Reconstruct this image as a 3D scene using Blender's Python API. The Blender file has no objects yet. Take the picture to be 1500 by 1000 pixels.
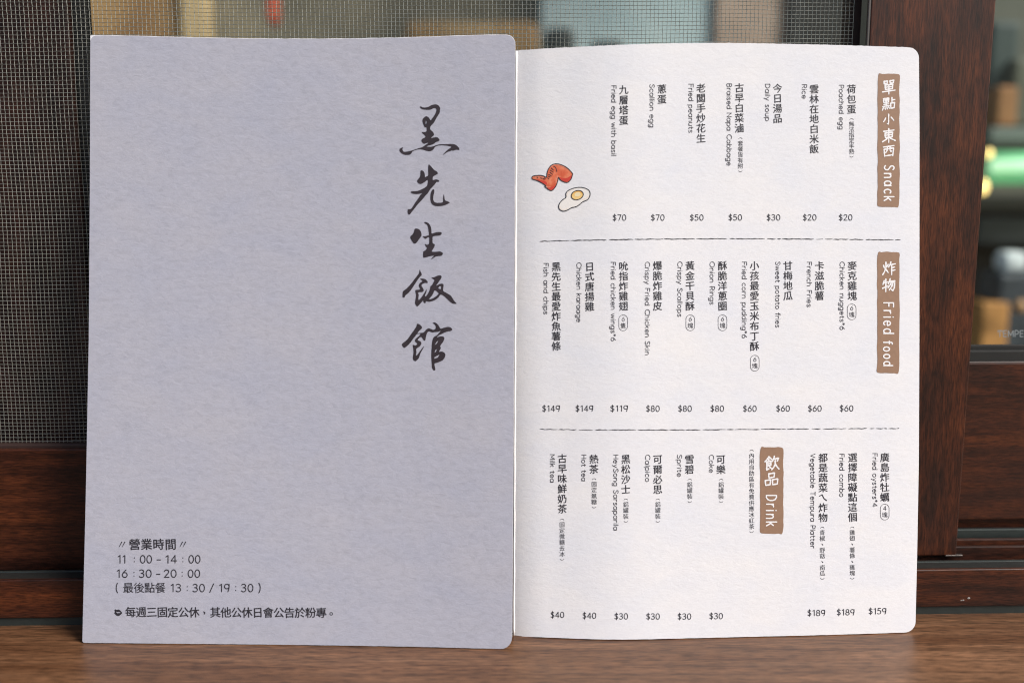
import bpy, bmesh, math, random
from mathutils import Vector, Matrix
from mathutils.bvhtree import BVHTree
from mathutils.geometry import tessellate_polygon
random.seed(7)
R = math.radians
S = bpy.context.scene
COL = S.collection

# ------------------------------------------------------------------ camera
CAMZ, CAMY, PITCH, LENS = 0.215, -0.468, 8.5, 33.6
F = LENS / 36 * 1500                       # focal length in pixels of the 1500 px wide photograph
cam = bpy.data.cameras.new('camera'); cam.lens = LENS; cam.sensor_width = 36
cam.clip_start = 0.02; cam.clip_end = 60
cam.dof.use_dof = True; cam.dof.focus_distance = 0.484; cam.dof.aperture_fstop = 3.6
camo = bpy.data.objects.new('camera', cam); COL.objects.link(camo)
camo.location = (0, CAMY, CAMZ); camo.rotation_euler = (R(90 - PITCH), 0, 0)
S.camera = camo
CP = Vector(camo.location); CM = Matrix.Rotation(R(90 - PITCH), 3, 'X')

# ------------------------------------------------------------------ sky and sun
world = bpy.data.worlds.new('World'); S.world = world; world.use_nodes = True
wn = world.node_tree.nodes; wl = world.node_tree.links
sky = wn.new('ShaderNodeTexSky'); sky.sky_type = 'NISHITA'; sky.sun_disc = False
SUN_EL, SUN_AZ = 40.0, 122.0               # azimuth clockwise from +y: behind the camera and to its right
sky.sun_elevation = R(SUN_EL); sky.sun_rotation = R(SUN_AZ)
sky.air_density = 1.0; sky.dust_density = 3.0; sky.ozone_density = 1.0
bg = wn['Background']; bg.inputs['Strength'].default_value = 0.08
wl.new(sky.outputs['Color'], bg.inputs['Color'])
sun = bpy.data.lights.new('sun', 'SUN'); sun.energy = 2.6; sun.angle = R(24); sun.color = (1.0, 0.975, 0.94)
suno = bpy.data.objects.new('sun', sun); COL.objects.link(suno)
d = Vector((math.sin(R(SUN_AZ)) * math.cos(R(SUN_EL)), math.cos(R(SUN_AZ)) * math.cos(R(SUN_EL)), math.sin(R(SUN_EL))))
suno.rotation_euler = d.to_track_quat('Z', 'Y').to_euler(); suno.location = d * 3
S.view_settings.view_transform = 'Standard'; S.view_settings.look = 'None'
S.view_settings.exposure = 0.58; S.view_settings.gamma = 1
S.cycles.use_denoising = True
S.cycles.filter_width = 1.05

# ------------------------------------------------------------------ helpers
def tag(o, label=None, cat=None, group=None, kind=None):
    if label: o['label'] = label
    if cat: o['category'] = cat
    if group: o['group'] = group
    if kind: o['kind'] = kind
    return o

def empty(name, loc=(0, 0, 0), rz=0, parent=None):
    o = bpy.data.objects.new(name, None); COL.objects.link(o)
    o.location = loc; o.rotation_euler = (0, 0, rz); o.empty_display_size = 0.02; o.parent = parent
    return o

def mesh_obj(name, verts, faces, mats, parent=None, smooth=False, matidx=None):
    me = bpy.data.meshes.new(name); me.from_pydata([tuple(v) for v in verts], [], faces); me.update()
    for m in (mats if isinstance(mats, (list, tuple)) else [mats]): me.materials.append(m)
    if matidx:
        for p, i in zip(me.polygons, matidx): p.material_index = i
    if smooth:
        for p in me.polygons: p.use_smooth = True
    o = bpy.data.objects.new(name, me); COL.objects.link(o); o.parent = parent
    return o

def bm_obj(name, bm, mat, parent=None, smooth=False):
    me = bpy.data.meshes.new(name); bm.to_mesh(me); bm.free(); me.materials.append(mat)
    if smooth:
        for p in me.polygons: p.use_smooth = True
    o = bpy.data.objects.new(name, me); COL.objects.link(o); o.parent = parent
    return o

def box_bm(x0, x1, y0, y1, z0, z1, bev=0.0006, seg=2, bm=None):
    bm = bm or bmesh.new()
    r = bmesh.ops.create_cube(bm, size=1.0)
    M = Matrix.Translation(((x0 + x1) / 2, (y0 + y1) / 2, (z0 + z1) / 2)) @ Matrix.Diagonal((x1 - x0, y1 - y0, z1 - z0, 1))
    bmesh.ops.transform(bm, matrix=M, verts=r['verts'])
    if bev:
        es = list({e for v in r['verts'] for e in v.link_edges})
        bmesh.ops.bevel(bm, geom=es, offset=bev, segments=seg, affect='EDGES', profile=0.5)
    return bm

def ray(px, py):
    return (CM @ Vector(((px - 750) / F, (500 - py) / F, -1))).normalized()

def at_y(px, py, y):
    v = ray(px, py); return CP + v * ((y - CP.y) / v.y)

def at_z(px, py, z):
    v = ray(px, py); return CP + v * ((z - CP.z) / v.z)

def interp(pts, x):
    if x <= pts[0][0]: return pts[0][1]
    for (a, b), (c, e) in zip(pts, pts[1:]):
        if x <= c: return b + (e - b) * (x - a) / (c - a)
    return pts[-1][1]

def smooth_pts(pts, n=6):
    """Catmull-Rom of (x, y) control points given as a function table"""
    out = []
    for i in range(len(pts) - 1):
        p0 = pts[max(i - 1, 0)]; p1 = pts[i]; p2 = pts[i + 1]; p3 = pts[min(i + 2, len(pts) - 1)]
        for k in range(n):
            t = k / n
            out.append(tuple(0.5 * ((2 * p1[j]) + (-p0[j] + p2[j]) * t + (2 * p0[j] - 5 * p1[j] + 4 * p2[j] - p3[j]) * t * t + (-p0[j] + 3 * p1[j] - 3 * p2[j] + p3[j]) * t ** 3) for j in (0, 1)))
    out.append(tuple(pts[-1])); return out

def smooth_loop(pts, n=4):
    m = len(pts); out = []
    for i in range(m):
        p0, p1, p2, p3 = pts[i - 1], pts[i], pts[(i + 1) % m], pts[(i + 2) % m]
        for k in range(n):
            t = k / n
            out.append(tuple(0.5 * ((2 * p1[j]) + (-p0[j] + p2[j]) * t + (2 * p0[j] - 5 * p1[j] + 4 * p2[j] - p3[j]) * t * t + (-p0[j] + 3 * p1[j] - 3 * p2[j] + p3[j]) * t ** 3) for j in (0, 1)))
    return out

# ------------------------------------------------------------------ materials
def newmat(name):
    m = bpy.data.materials.new(name); m.use_nodes = True
    nt = m.node_tree; return m, nt.nodes, nt.links, nt.nodes['Principled BSDF']

def noise(n, l, vec, scale, detail=4, rough=0.55, dist=0.0):
    t = n.new('ShaderNodeTexNoise'); t.inputs['Scale'].default_value = scale
    t.inputs['Detail'].default_value = detail; t.inputs['Roughness'].default_value = rough
    t.inputs['Distortion'].default_value = dist; l.new(vec, t.inputs['Vector']); return t.outputs['Fac']

def mapping(n, l, scale, rot=(0, 0, 0), loc=(0, 0, 0)):
    tc = n.new('ShaderNodeTexCoord'); mp = n.new('ShaderNodeMapping')
    mp.inputs['Scale'].default_value = scale; mp.inputs['Rotation'].default_value = rot; mp.inputs['Location'].default_value = loc
    l.new(tc.outputs['Object'], mp.inputs['Vector']); return mp.outputs['Vector']

def ramp(n, l, fac, stops):
    r = n.new('ShaderNodeValToRGB'); e = r.color_ramp.elements
    while len(e) < len(stops): e.new(0.5)
    for i, (p, c) in enumerate(stops): e[i].position = p; e[i].color = (*c, 1)
    l.new(fac, r.inputs['Fac']); return r.outputs['Color']

def mix(n, l, fac, a, b, mode='MIX'):
    m = n.new('ShaderNodeMix'); m.data_type = 'RGBA'; m.blend_type = mode
    for sock, v in ((m.inputs[0], fac), (m.inputs[6], a), (m.inputs[7], b)):
        if isinstance(v, (int, float)): sock.default_value = v
        elif isinstance(v, tuple): sock.default_value = (*v, 1) if len(v) == 3 else v
        else: l.new(v, sock)
    return m.outputs[2]

def bump(n, l, p, h, strength, dist):
    b = n.new('ShaderNodeBump'); b.inputs['Strength'].default_value = strength; b.inputs['Distance'].default_value = dist
    l.new(h, b.inputs['Height']); l.new(b.outputs['Normal'], p.inputs['Normal'])

def plain(name, col, rough=0.6, metal=0.0, var=0.12, scale=60, emit=None, coat=0.0):
    m, n, l, p = newmat(name)
    f = noise(n, l, mapping(n, l, (1, 1, 1)), scale, 5)
    c = ramp(n, l, f, [(0.3, tuple(x * (1 - var) for x in col)), (0.7, tuple(min(1, x * (1 + var)) for x in col))])
    l.new(c, p.inputs['Base Color']); p.inputs['Roughness'].default_value = rough; p.inputs['Metallic'].default_value = metal
    p.inputs['Coat Weight'].default_value = coat
    if emit: p.inputs['Emission Color'].default_value = (*emit[0], 1); p.inputs['Emission Strength'].default_value = emit[1]
    return m

def wood(name, axis, dark, mid, light, rough=0.38, long=60, fine=3000, bmp=0.25, seed=0.0, contrast=1.0, cell=1.0, pst=3, lst=18):
    """laminate wood grain running along axis 0=x, 2=z"""
    m, n, l, p = newmat(name)
    def vec(st, off):
        k = 1.0 / st
        return mapping(n, l, (k, 1, 1) if axis == 0 else (1, 1, k), loc=(seed + off, seed * 2 + off, seed * 3))
    def warped(v, amt, sc):
        w = n.new('ShaderNodeTexNoise'); w.inputs['Scale'].default_value = sc; w.inputs['Detail'].default_value = 2; l.new(v, w.inputs['Vector'])
        a_ = n.new('ShaderNodeVectorMath'); a_.operation = 'MULTIPLY_ADD'; l.new(w.outputs['Color'], a_.inputs[0]); a_.inputs[1].default_value = (amt,) * 3; l.new(v, a_.inputs[2]); return a_.outputs[0]
    patch = noise(n, l, vec(pst, 0), 75 * cell, 4, 0.62, 0.3)                    # patches of colour
    lines = noise(n, l, warped(vec(lst, 1), 0.012, 22), 330 * cell, 5, 0.65)     # long growth lines
    ticks = noise(n, l, vec(9, 2), fine * 0.5, 3, 0.6)                          # short pores
    hair = noise(n, l, vec(16, 3), fine * 1.0, 2, 0.6)
    base = ramp(n, l, patch, [(0.33, dark), (0.50, mid), (0.68, light)])
    k = contrast
    def g(v): return (1 + (v - 1) * k,) * 3
    c = mix(n, l, 1.0, base, ramp(n, l, lines, [(0.36, g(0.42)), (0.52, g(1.0)), (0.70, g(1.35))]), 'MULTIPLY')
    c = mix(n, l, 1.0, c, ramp(n, l, ticks, [(0.38, g(0.30)), (0.50, g(1.0)), (0.68, g(1.5))]), 'MULTIPLY')
    c = mix(n, l, 1.0, c, ramp(n, l, hair, [(0.36, g(0.60)), (0.60, g(1.25))]), 'MULTIPLY')
    l.new(c, p.inputs['Base Color'])
    p.inputs['Roughness'].default_value = rough; p.inputs['Specular IOR Level'].default_value = 0.35
    bump(n, l, p, ticks, bmp, 0.0002)
    return m

DARK, MIDW, LITW = (0.024, 0.0082, 0.0050), (0.056, 0.0150, 0.0062), (0.094, 0.0250, 0.0082)
M_WV = wood('walnut laminate vertical', 2, DARK, MIDW, LITW, 0.42, seed=0.3, contrast=0.68)
M_WI = wood('shaded walnut', 2, (0.016, 0.006, 0.0045), (0.034, 0.012, 0.008), (0.055, 0.018, 0.011), 0.5, seed=2.3, contrast=0.5)  # darker copy of the walnut: shade on the inner stile put into its colour
M_WH = wood('walnut laminate horizontal', 0, DARK, MIDW, LITW, 0.42, seed=1.7, contrast=0.7, pst=7, lst=26)
M_TABLE = wood('table walnut veneer', 0, (0.100, 0.043, 0.019), (0.150, 0.070, 0.033), (0.215, 0.108, 0.055), 0.36, fine=1800, bmp=0.12, seed=4.1, contrast=0.62, cell=1.1, pst=14, lst=40)
M_TRACK = plain('grey green aluminium', (0.045, 0.055, 0.052), 0.38, 0.5, 0.1, 200)
M_GASKET = plain('black rubber gasket', (0.007, 0.007, 0.006), 0.75)
M_SPLINE = plain('brown screen spline', (0.035, 0.016, 0.012), 0.6)
M_LIP = plain('worn lip metal and edge highlight', (0.16, 0.14, 0.13), 0.35, 0.7)
M_WIRE = plain('steel wire', (0.50, 0.51, 0.46), 0.36, 0.7, 0.08, 400)
M_CHALK = plain('chip of white paint', (0.33, 0.31, 0.29), 0.7)

def paper(name, col, fibre=0.10, bstr=0.5, seed=0.0):
    m, n, l, p = newmat(name)
    v = mapping(n, l, (1, 1, 2.0), rot=(0, R(6), 0), loc=(seed, 0, seed))
    v2 = mapping(n, l, (1, 1, 1.6), rot=(0, R(-5), 0), loc=(seed + 3, 0, 0))
    a = noise(n, l, v, 230, 6, 0.66, 0.5)
    b = noise(n, l, v2, 28, 4, 0.6, 0.3)
    c1 = noise(n, l, v, 1100, 3, 0.6)
    lo = tuple(x * (1 - fibre) for x in col); hi = tuple(min(1, x * (1 + fibre * 0.8)) for x in col)
    c = ramp(n, l, a, [(0.30, lo), (0.48, col), (0.72, hi)])
    tint = ramp(n, l, b, [(0.3, (0.935, 0.950, 0.99)), (0.7, (1.02, 1.005, 0.99))])
    c = mix(n, l, 0.9, c, tint, 'MULTIPLY')
    g = ramp(n, l, c1, [(0.3, (0.95, 0.95, 0.95)), (0.7, (1.03, 1.03, 1.03))])
    c = mix(n, l, 0.8, c, g, 'MULTIPLY')
    l.new(c, p.inputs['Base Color']); p.inputs['Roughness'].default_value = 0.72
    p.inputs['Specular IOR Level'].default_value = 0.25
    bump(n, l, p, a, bstr, 0.0006)
    return m

M_COVER = paper('grey cover card', (0.425, 0.425, 0.485), 0.090, 0.27, 0.0)
M_PAGE = paper('white textured card', (0.80, 0.792, 0.805), 0.028, 0.20, 5.0)
M_CORE = plain('white card core', (0.86, 0.84, 0.83), 0.8, 0, 0.04)
M_INK = plain('dark print ink', (0.022, 0.019, 0.026), 0.6, 0, 0.2, 300)
M_INKL = plain('thin grey ink', (0.060, 0.056, 0.066), 0.6, 0, 0.2, 300)
M_BRUSH = plain('brush black ink', (0.026, 0.017, 0.022), 0.55, 0, 0.25, 200)
M_BROWN = plain('brown label ink', (0.29, 0.17, 0.105), 0.65, 0, 0.06, 500)
M_WHITE = plain('white knockout print', (0.84, 0.82, 0.82), 0.7, 0, 0.03)

def tinted(name, a, b, c3, scale):
    m, n, l, p = newmat(name)
    f = noise(n, l, mapping(n, l, (1, 1, 1)), scale, 4, 0.6)
    l.new(ramp(n, l, f, [(0.32, a), (0.5, b), (0.68, c3)]), p.inputs['Base Color']); p.inputs['Roughness'].default_value = 0.65
    return m
M_WING = tinted('fried wing print', (0.62, 0.095, 0.035), (0.74, 0.17, 0.075), (0.80, 0.27, 0.14), 260)
M_WINGHI = plain('wing highlight print', (0.80, 0.30, 0.20), 0.65)
M_WINGRED = plain('wing red print', (0.62, 0.05, 0.03), 0.65)
M_YOLK = tinted('yolk print', (0.84, 0.42, 0.09), (0.88, 0.56, 0.18), (0.86, 0.68, 0.36), 240)
M_YOLKHI = plain('yolk highlight print', (0.86, 0.73, 0.45), 0.65)
M_EGG = plain('egg white print', (0.84, 0.80, 0.76), 0.7, 0, 0.02)
M_EGGSH = plain('egg cream print', (0.80, 0.68, 0.58), 0.7)

# glass: clear with a Fresnel reflection
def glass_mat(name, tint):
    m, n, l, p = newmat(name); n.remove(p)
    tr = n.new('ShaderNodeBsdfTransparent'); tr.inputs[0].default_value = (*tint, 1)
    gl = n.new('ShaderNodeBsdfGlossy'); gl.inputs['Roughness'].default_value = 0.02
    fr = n.new('ShaderNodeFresnel'); fr.inputs['IOR'].default_value = 1.22
    mx = n.new('ShaderNodeMixShader'); l.new(fr.outputs[0], mx.inputs[0]); l.new(tr.outputs[0], mx.inputs[1]); l.new(gl.outputs[0], mx.inputs[2])
    l.new(mx.outputs[0], n['Material Output'].inputs['Surface']); return m
M_GLASS = glass_mat('window glass', (0.93, 0.96, 0.94))

# ------------------------------------------------------------------ table
tb = box_bm(-0.75, 0.75, -0.42, 0.030, -0.030, 0.0, 0.002, 3)
table = bm_obj('table', tb, M_TABLE)
tag(table, 'light walnut veneered tabletop in the foreground that both menus stand on', 'table')

# ------------------------------------------------------------------ window, in its own turned frame (u along it, w into it, z up)
WROT = R(1.65); WORG = Vector((0, -0.0016, 0))
UX = Vector((math.cos(WROT), math.sin(WROT), 0)); WX = Vector((-math.sin(WROT), math.cos(WROT), 0))
def wloc(px, py, w):
    """point of the plane at depth w in the window's frame that the photograph shows at px, py -> (u, z)"""
    v = ray(px, py); t = ((WORG + WX * w) - CP).dot(WX) / v.dot(WX); P = CP + v * t
    return (P - WORG).dot(UX), P.z
def wz(px, py, w): return wloc(px, py, w)[1]
def wu(px, py, w): return wloc(px, py, w)[0]

U0, U1, ZT = -0.42, 0.46, 0.46
frame = tag(empty('window_frame', WORG, WROT), 'dark walnut window sill frame with grey metal tracks, running behind both menus', 'window frame')
z_strip = wz(1420, 888, 0.0); z_rail = wz(1420, 833.5, 0.0)
bm_obj('base_strip', box_bm(U0, U1, 0.0012, 0.0025, -0.002, z_strip + 0.0003, 0.0004), M_TRACK, frame)
bm_obj('sill_channel', box_bm(U0, U1, 0.0028, 0.0121, z_rail - 0.010, z_rail - 0.0007, 0.0003), plain('dark channel', (0.022, 0.024, 0.022), 0.5, 0.3, 0.2, 200), frame)
bm_obj('sill_rail', box_bm(U0, U1, 0.0, 0.0026, z_strip, z_rail, 0.0007, 3), M_WH, frame)
z_tr = wz(1420, 821.5, 0.0125)
bm_obj('outer_track', box_bm(U0, U1, 0.0122, 0.0145, z_rail - 0.012, z_tr, 0.0004), M_TRACK, frame)
bm_obj('track_floor', box_bm(U0, U1, 0.0102, 0.0700, z_rail - 0.016, z_rail - 0.0125, 0), M_GASKET, frame)
SU = wu(1395, 650, 0.0215)
z_b1 = wz(1450, 800, 0.0245)
bm_obj('middle_rail', box_bm(SU - 0.08, U1, 0.0245, 0.0270, z_rail - 0.012, z_b1, 0.0005), M_WH, frame)
z_b2 = wz(1450, 789, 0.031)
bm_obj('inner_track', box_bm(SU - 0.08, U1, 0.0308, 0.0330, z_rail - 0.012, z_b2, 0.0005), M_WH, frame)
z_b3 = wz(1450, 774.5, 0.036)
bm_obj('guide_track', box_bm(SU - 0.08, U1, 0.0358, 0.0378, z_rail - 0.012, z_b3, 0.0005), M_TRACK, frame)
# two chips in the sill rail
cu, cz = wloc(1419, 875.5, -0.0002)
bm = bmesh.new()
for (a, b, s) in ((1419, 875.5, 0.0007), (1411, 878.5, 0.0005), (1408, 879, 0.0004)):
    uu, zz = wloc(a, b, 0)
    r = bmesh.ops.create_icosphere(bm, subdivisions=1, radius=s)
    bmesh.ops.transform(bm, matrix=Matrix.Translation((uu, 0, zz)) @ Matrix.Diagonal((1.3, 0.25, 0.8, 1)), verts=r['verts'])
bm_obj('paint_chip', bm, M_CHALK, frame)

# insect screen sash: bottom rail, stile, spline and woven wire
screen = tag(empty('insect_screen', WORG, WROT), 'insect screen of fine woven steel wire in a dark walnut sash behind the grey menu', 'window screen')
WS = 0.0245
zr0, zr1 = wz(60, 835, WS), wz(60, 657.5, WS)
U_ST0, U_ST1 = wu(1275, 30, 0.0215), wu(1424, 490, 0.0215)
bm_obj('bottom_rail', box_bm(U0, U_ST0 - 0.0005, WS, WS + 0.020, zr0, zr1, 0.0008, 3), M_WH, screen)
z_sp = wz(60, 649, WS + 0.004)
bm_obj('screen_spline', box_bm(U0, U_ST0 - 0.006, WS + 0.0022, WS + 0.010, zr1 - 0.001, z_sp, 0.0008, 3), M_SPLINE, screen)
z_sb = wz(1380, 813.5, 0.0215)
bm_obj('stile', box_bm(U_ST0, U_ST1, 0.0215, 0.0242, z_sb, ZT, 0.0007, 3), M_WV, screen)
bm_obj('stile_edge', box_bm(U_ST0 - 0.0011, U_ST0 + 0.0006, 0.0219, 0.0240, z_sb, ZT, 0.0004, 2), M_LIP, screen)
bm_obj('side_spline', box_bm(U_ST0 - 0.0060, U_ST0 - 0.0003, WS + 0.0080, WS + 0.020, zr1, ZT, 0.0005), M_SPLINE, screen)
# stile's worn foot
uu0, uu1 = wu(1385, 813, 0.0215), wu(1410, 813, 0.0215)
bm_obj('stile_foot', box_bm(uu0, uu1, 0.0211, 0.0230, z_sb - 0.0003, z_sb + 0.0004, 0.0001, 1), M_LIP, screen)

def wire_mesh():
    pitch_u, pitch_z, r, amp = 0.00212, 0.00196, 0.00018, 0.00020
    ua, ub = U0, U_ST0 - 0.004
    za, zb = z_sp - 0.0012, 0.43
    nu, nz = int((ub - ua) / pitch_u), int((zb - za) / pitch_z)
    rnd = random.Random(3)
    W0 = WS + 0.0060
    def bend(u, z): return 0.00045 * math.sin(u * 31 + z * 17) + 0.0003 * math.sin(z * 63 + 1.3)
    def belly(u, z): return 0.0006 * math.sin(u * 9 + 0.5) * math.sin(z * 11)
    verts, faces = [], []
    def tube(pts, along_u):
        base = len(verts); q = r * 0.72
        for (u, w, z) in pts:
            if along_u: verts.extend([(u, w - r, z), (u, w + q, z - q), (u, w + q, z + q)])
            else: verts.extend([(u, w - r, z), (u + q, w + q, z), (u - q, w + q, z)])
        for i in range(len(pts) - 1):
            a = base + 3 * i
            for k in range(3):
                k2 = (k + 1) % 3
                faces.append((a + k, a + k2, a + 3 + k2, a + 3 + k))
    for i in range(nu + 1):
        u0 = ua + i * pitch_u + rnd.uniform(-1, 1) * 0.00006; pts = []
        for j in range(nz + 1):
            z = za + j * pitch_z; u = u0 + bend(u0, z)
            # 2/2 twill
            s = 1 if ((i + j) % 2 == 0) else -1
            pts.append((u, W0 + belly(u, z) + s * amp, z))
        tube(pts, False)
    for j in range(nz + 1):
        z0 = za + j * pitch_z + rnd.uniform(-1, 1) * 0.00006; pts = []
        for i in range(nu + 1):
            u = ua + i * pitch_u; z = z0 + 0.8 * bend(z0 * 2 + 1, u)
            s = -1 if ((i + j) % 2 == 0) else 1
            pts.append((u, W0 + belly(u, z) + s * amp, z))
        tube(pts, True)
    o = mesh_obj('wire_mesh', verts, faces, M_WIRE, screen, smooth=True)
    o['kind'] = 'stuff'
wire_mesh()

# glass sash on the right
WG = 0.0400
sash = tag(empty('glass_sash', WORG, WROT), 'dark walnut window sash with clear glass, to the right of the upright stile', 'window sash')
zg0, zg1 = wz(1450, 761, WG), wz(1450, 531, WG)
bm_obj('bottom_rail', box_bm(U_ST1 - 0.070, U1, WG, WG + 0.018, zg0, zg1, 0.0009, 3), M_WH, sash)
bm_obj('rail_foot', box_bm(U_ST1 - 0.070, U1, WG + 0.004, WG + 0.016, zg0 - 0.006, zg0 + 0.001, 0.0004), M_WH, sash)
bm_obj('rail_highlight', box_bm(U_ST1 - 0.070, U1, WG + 0.0003, WG + 0.002, zg1 - 0.0002, zg1 + 0.0004, 0.0002, 1), M_LIP, sash)  # pale strip stands in for the highlight along the rail's bevelled top
z_ga, z_gb = wz(1460, 513, WG + 0.003), wz(1460, 505, WG + 0.006)
bm_obj('gasket', box_bm(U_ST1 - 0.070, U1, WG + 0.0028, WG + 0.008, zg1 - 0.0004, z_ga, 0.0008), M_GASKET, sash)
bm_obj('gasket_lip', box_bm(U_ST1 - 0.070, U1, WG + 0.0060, WG + 0.0085, z_ga - 0.0004, z_gb, 0.0006), M_GASKET, sash)
bm_obj('pane', box_bm(U_ST1 - 0.065, U1, WG + 0.0087, WG + 0.0127, z_ga - 0.001, ZT, 0), M_GLASS, sash)

# inner sash seen through the wire at the left
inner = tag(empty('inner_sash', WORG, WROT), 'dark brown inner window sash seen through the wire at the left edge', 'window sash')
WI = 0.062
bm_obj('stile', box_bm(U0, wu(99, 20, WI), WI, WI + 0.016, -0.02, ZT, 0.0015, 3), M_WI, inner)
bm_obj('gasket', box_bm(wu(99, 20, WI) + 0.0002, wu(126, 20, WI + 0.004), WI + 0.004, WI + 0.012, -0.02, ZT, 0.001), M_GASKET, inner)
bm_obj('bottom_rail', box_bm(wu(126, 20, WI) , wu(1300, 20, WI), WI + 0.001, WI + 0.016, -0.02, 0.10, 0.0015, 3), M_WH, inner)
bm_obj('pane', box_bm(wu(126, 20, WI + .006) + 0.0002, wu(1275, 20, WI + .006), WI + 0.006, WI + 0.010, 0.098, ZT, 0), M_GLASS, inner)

# ------------------------------------------------------------------ the page surfaces
class Leaf:
    """a stiff card leaf standing on the table and leaning back; outline given along its bottom and top edge"""
    def __init__(s, top, bottom, left, right, corners, yoff=0.0, thick=0.0005, lean=9.3):
        s.top, s.bottom, s.left, s.right = top, bottom, left, right
        s.yoff = yoff; s.th = thick; s.lean = math.tan(R(lean))
        # foot line: where each bottom-edge point meets the table
        s.foot = [(p[0], at_z(p[0], p[1], 0.0004).y) for p in s.bottom_line()]
        s.corners = corners
    def bottom_line(s): return s.bottom
    def depth_plane(s, px, py):
        # leaning ruled surface: y = foot(x) + LEAN * z, solved along the ray
        v = ray(px, py); x_foot = px
        for _ in range(3):
            y0 = interp(s.foot, x_foot) + s.yoff
            t = (y0 - CP.y + s.lean * CP.z) / (v.y - s.lean * v.z)
            P = CP + v * t
            # photo x of this surface point's foot
            Q = Vector((P.x, y0, 0)) - CP
            q = CM.transposed() @ Q
            x_foot = 750 + F * q.x / -q.z
        return P
    def build(s, name, mat, parent, nx=90, nz=90, label=None):
        x0, x1 = s.left, s.right                           # functions of b in 0..1
        tl, tr, bl, br = s.corners
        As = []
        for i in range(nx + 1):
            t = i / nx
            As.append(t)
        # extra columns close to the rounded corners
        wpx = 600.0
        ext = [k for k in (0.0006, 0.0025, 0.0055, 0.009, 0.013, 0.017, 0.021)]
        As = sorted(set([round(a, 5) for a in As] + [round(e, 5) for e in ext] + [round(1 - e, 5) for e in ext]))
        grid = []
        for a in As:
            col = []
            xt = interp(x0, 0) + (interp(x1, 0) - interp(x0, 0)) * a
            xb = interp(x0, 1) + (interp(x1, 1) - interp(x0, 1)) * a
            yt, yb = interp(s.top, xt), interp(s.bottom, xb)
            yt += 0.22 * math.sin(xt * 0.31) * math.sin(xt * 0.083 + 1) + 0.15 * math.sin(xt * 0.77); yb += 0.15 * math.sin(xb * 0.23 + 2) * math.sin(xb * 0.061)
            def rnd(a, r, L):
                d_ = a * L
                return 0 if (r <= 0 or d_ >= r) else r - math.sqrt(max(0, r * r - (r - d_) ** 2))
            yt += rnd(a, tl, wpx) + rnd(1 - a, tr, wpx)
            yb -= rnd(a, bl, wpx) + rnd(1 - a, br, wpx)
            for j in range(nz + 1):
                b = j / nz; py = yt + (yb - yt) * b
                bb = (py - 55) / 885
                px = interp(x0, bb) + (interp(x1, bb) - interp(x0, bb)) * a
                col.append(s.depth_plane(px, py))
            grid.append(col)
        n, m = len(grid), nz + 1
        verts = [v for c in grid for v in c]
        off = Vector((0, s.th, 0))
        verts += [v + off for v in verts]
        N = n * m; faces = []; mi = []
        for i in range(n - 1):
            for j in range(m - 1):
                a = i * m + j
                faces.append((a, a + 1, a + m + 1, a + m)); mi.append(0)
                faces.append((N + a, N + a + m, N + a + m + 1, N + a + 1)); mi.append(0)
        s.tris = faces[:]
        for i in range(n - 1):
            a, b = i * m, (i + 1) * m
            faces.append((a, b, N + b, N + a)); mi.append(1)
            a, b = i * m + m - 1, (i + 1) * m + m - 1
            faces.append((b, a, N + a, N + b)); mi.append(1)
        for j in range(m - 1):
            faces.append((j + 1, j, N + j, N + j + 1)); mi.append(1)
            a = (n - 1) * m + j
            faces.append((a, a + 1, N + a + 1, N + a)); mi.append(1)
        o = mesh_obj(name, verts, faces, [mat, M_CORE], parent, matidx=mi)
        for p in o.data.polygons:
            if p.material_index == 0: p.use_smooth = True
        # sharp split between face and edge
        me = o.data
        bmx = bmesh.new(); bmx.from_mesh(me)
        for e in bmx.edges:
            if len(e.link_faces) == 2 and e.link_faces[0].material_index != e.link_faces[1].material_index: e.smooth = False
        bmx.to_mesh(me); bmx.free()
        s.bvh = BVHTree.FromPolygons([v.copy() for v in verts[:N]], [f for f in s.tris if max(f) < N])
        return o
    def on(s, px, py, lift):
        v = ray(px, py)
        hit, nrm, _, _ = s.bvh.ray_cast(CP, v)
        if hit is None:
            hit = s.depth_plane(px, py); nrm = Vector((0, -1, s.lean)).normalized()
        if nrm.dot(v) > 0: nrm = -nrm
        return hit + nrm * lift

# left: closed menu with the grey cover
L_top = smooth_pts([(118, 53.5), (140, 52.5), (200, 53.3), (300, 55.8), (400, 57.3), (500, 57.3), (600, 55.3), (680, 52.6), (720, 51.6), (756, 51.8)])
L_bot = smooth_pts([(112, 940.8), (200, 941.6), (425, 943.8), (600, 946.5), (700, 949.0), (756, 950.2)])
L_left = [(0, 132.3), (0.25, 131.6), (0.5, 130.0), (0.75, 125.8), (1.0, 120.6)]
L_right = [(0, 754.6), (0.3, 753.6), (0.6, 752.4), (0.85, 750.8), (1.0, 749.8)]
menuL = tag(empty('menu', at_z(435, 943, 0)), 'closed grey menu with a black brush-written title, standing in front and overlapping the white one', 'menu')
menuL_inv = None
def rebase(o, parent):
    """give a world-built mesh its menu as parent, keeping it where it is"""
    o.parent = parent; o.matrix_parent_inverse = Matrix.Translation(parent.location).inverted()

leafL = Leaf(L_top, L_bot, L_left, L_right, (9, 13, 3, 16))
o = leafL.build('front_cover', M_COVER, None); rebase(o, menuL)
backL = Leaf([(a, b - 0.6) for a, b in L_top], [(a, b - 2.2) for a, b in L_bot], [(a, b) for a, b in L_left], [(a, b + 0.4) for a, b in L_right], (0.5, 13, 0.5, 16), yoff=0.0016)
backL.foot = leafL.foot
o = backL.build('back_cover', M_PAGE, None, 50, 50); rebase(o, menuL)

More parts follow.
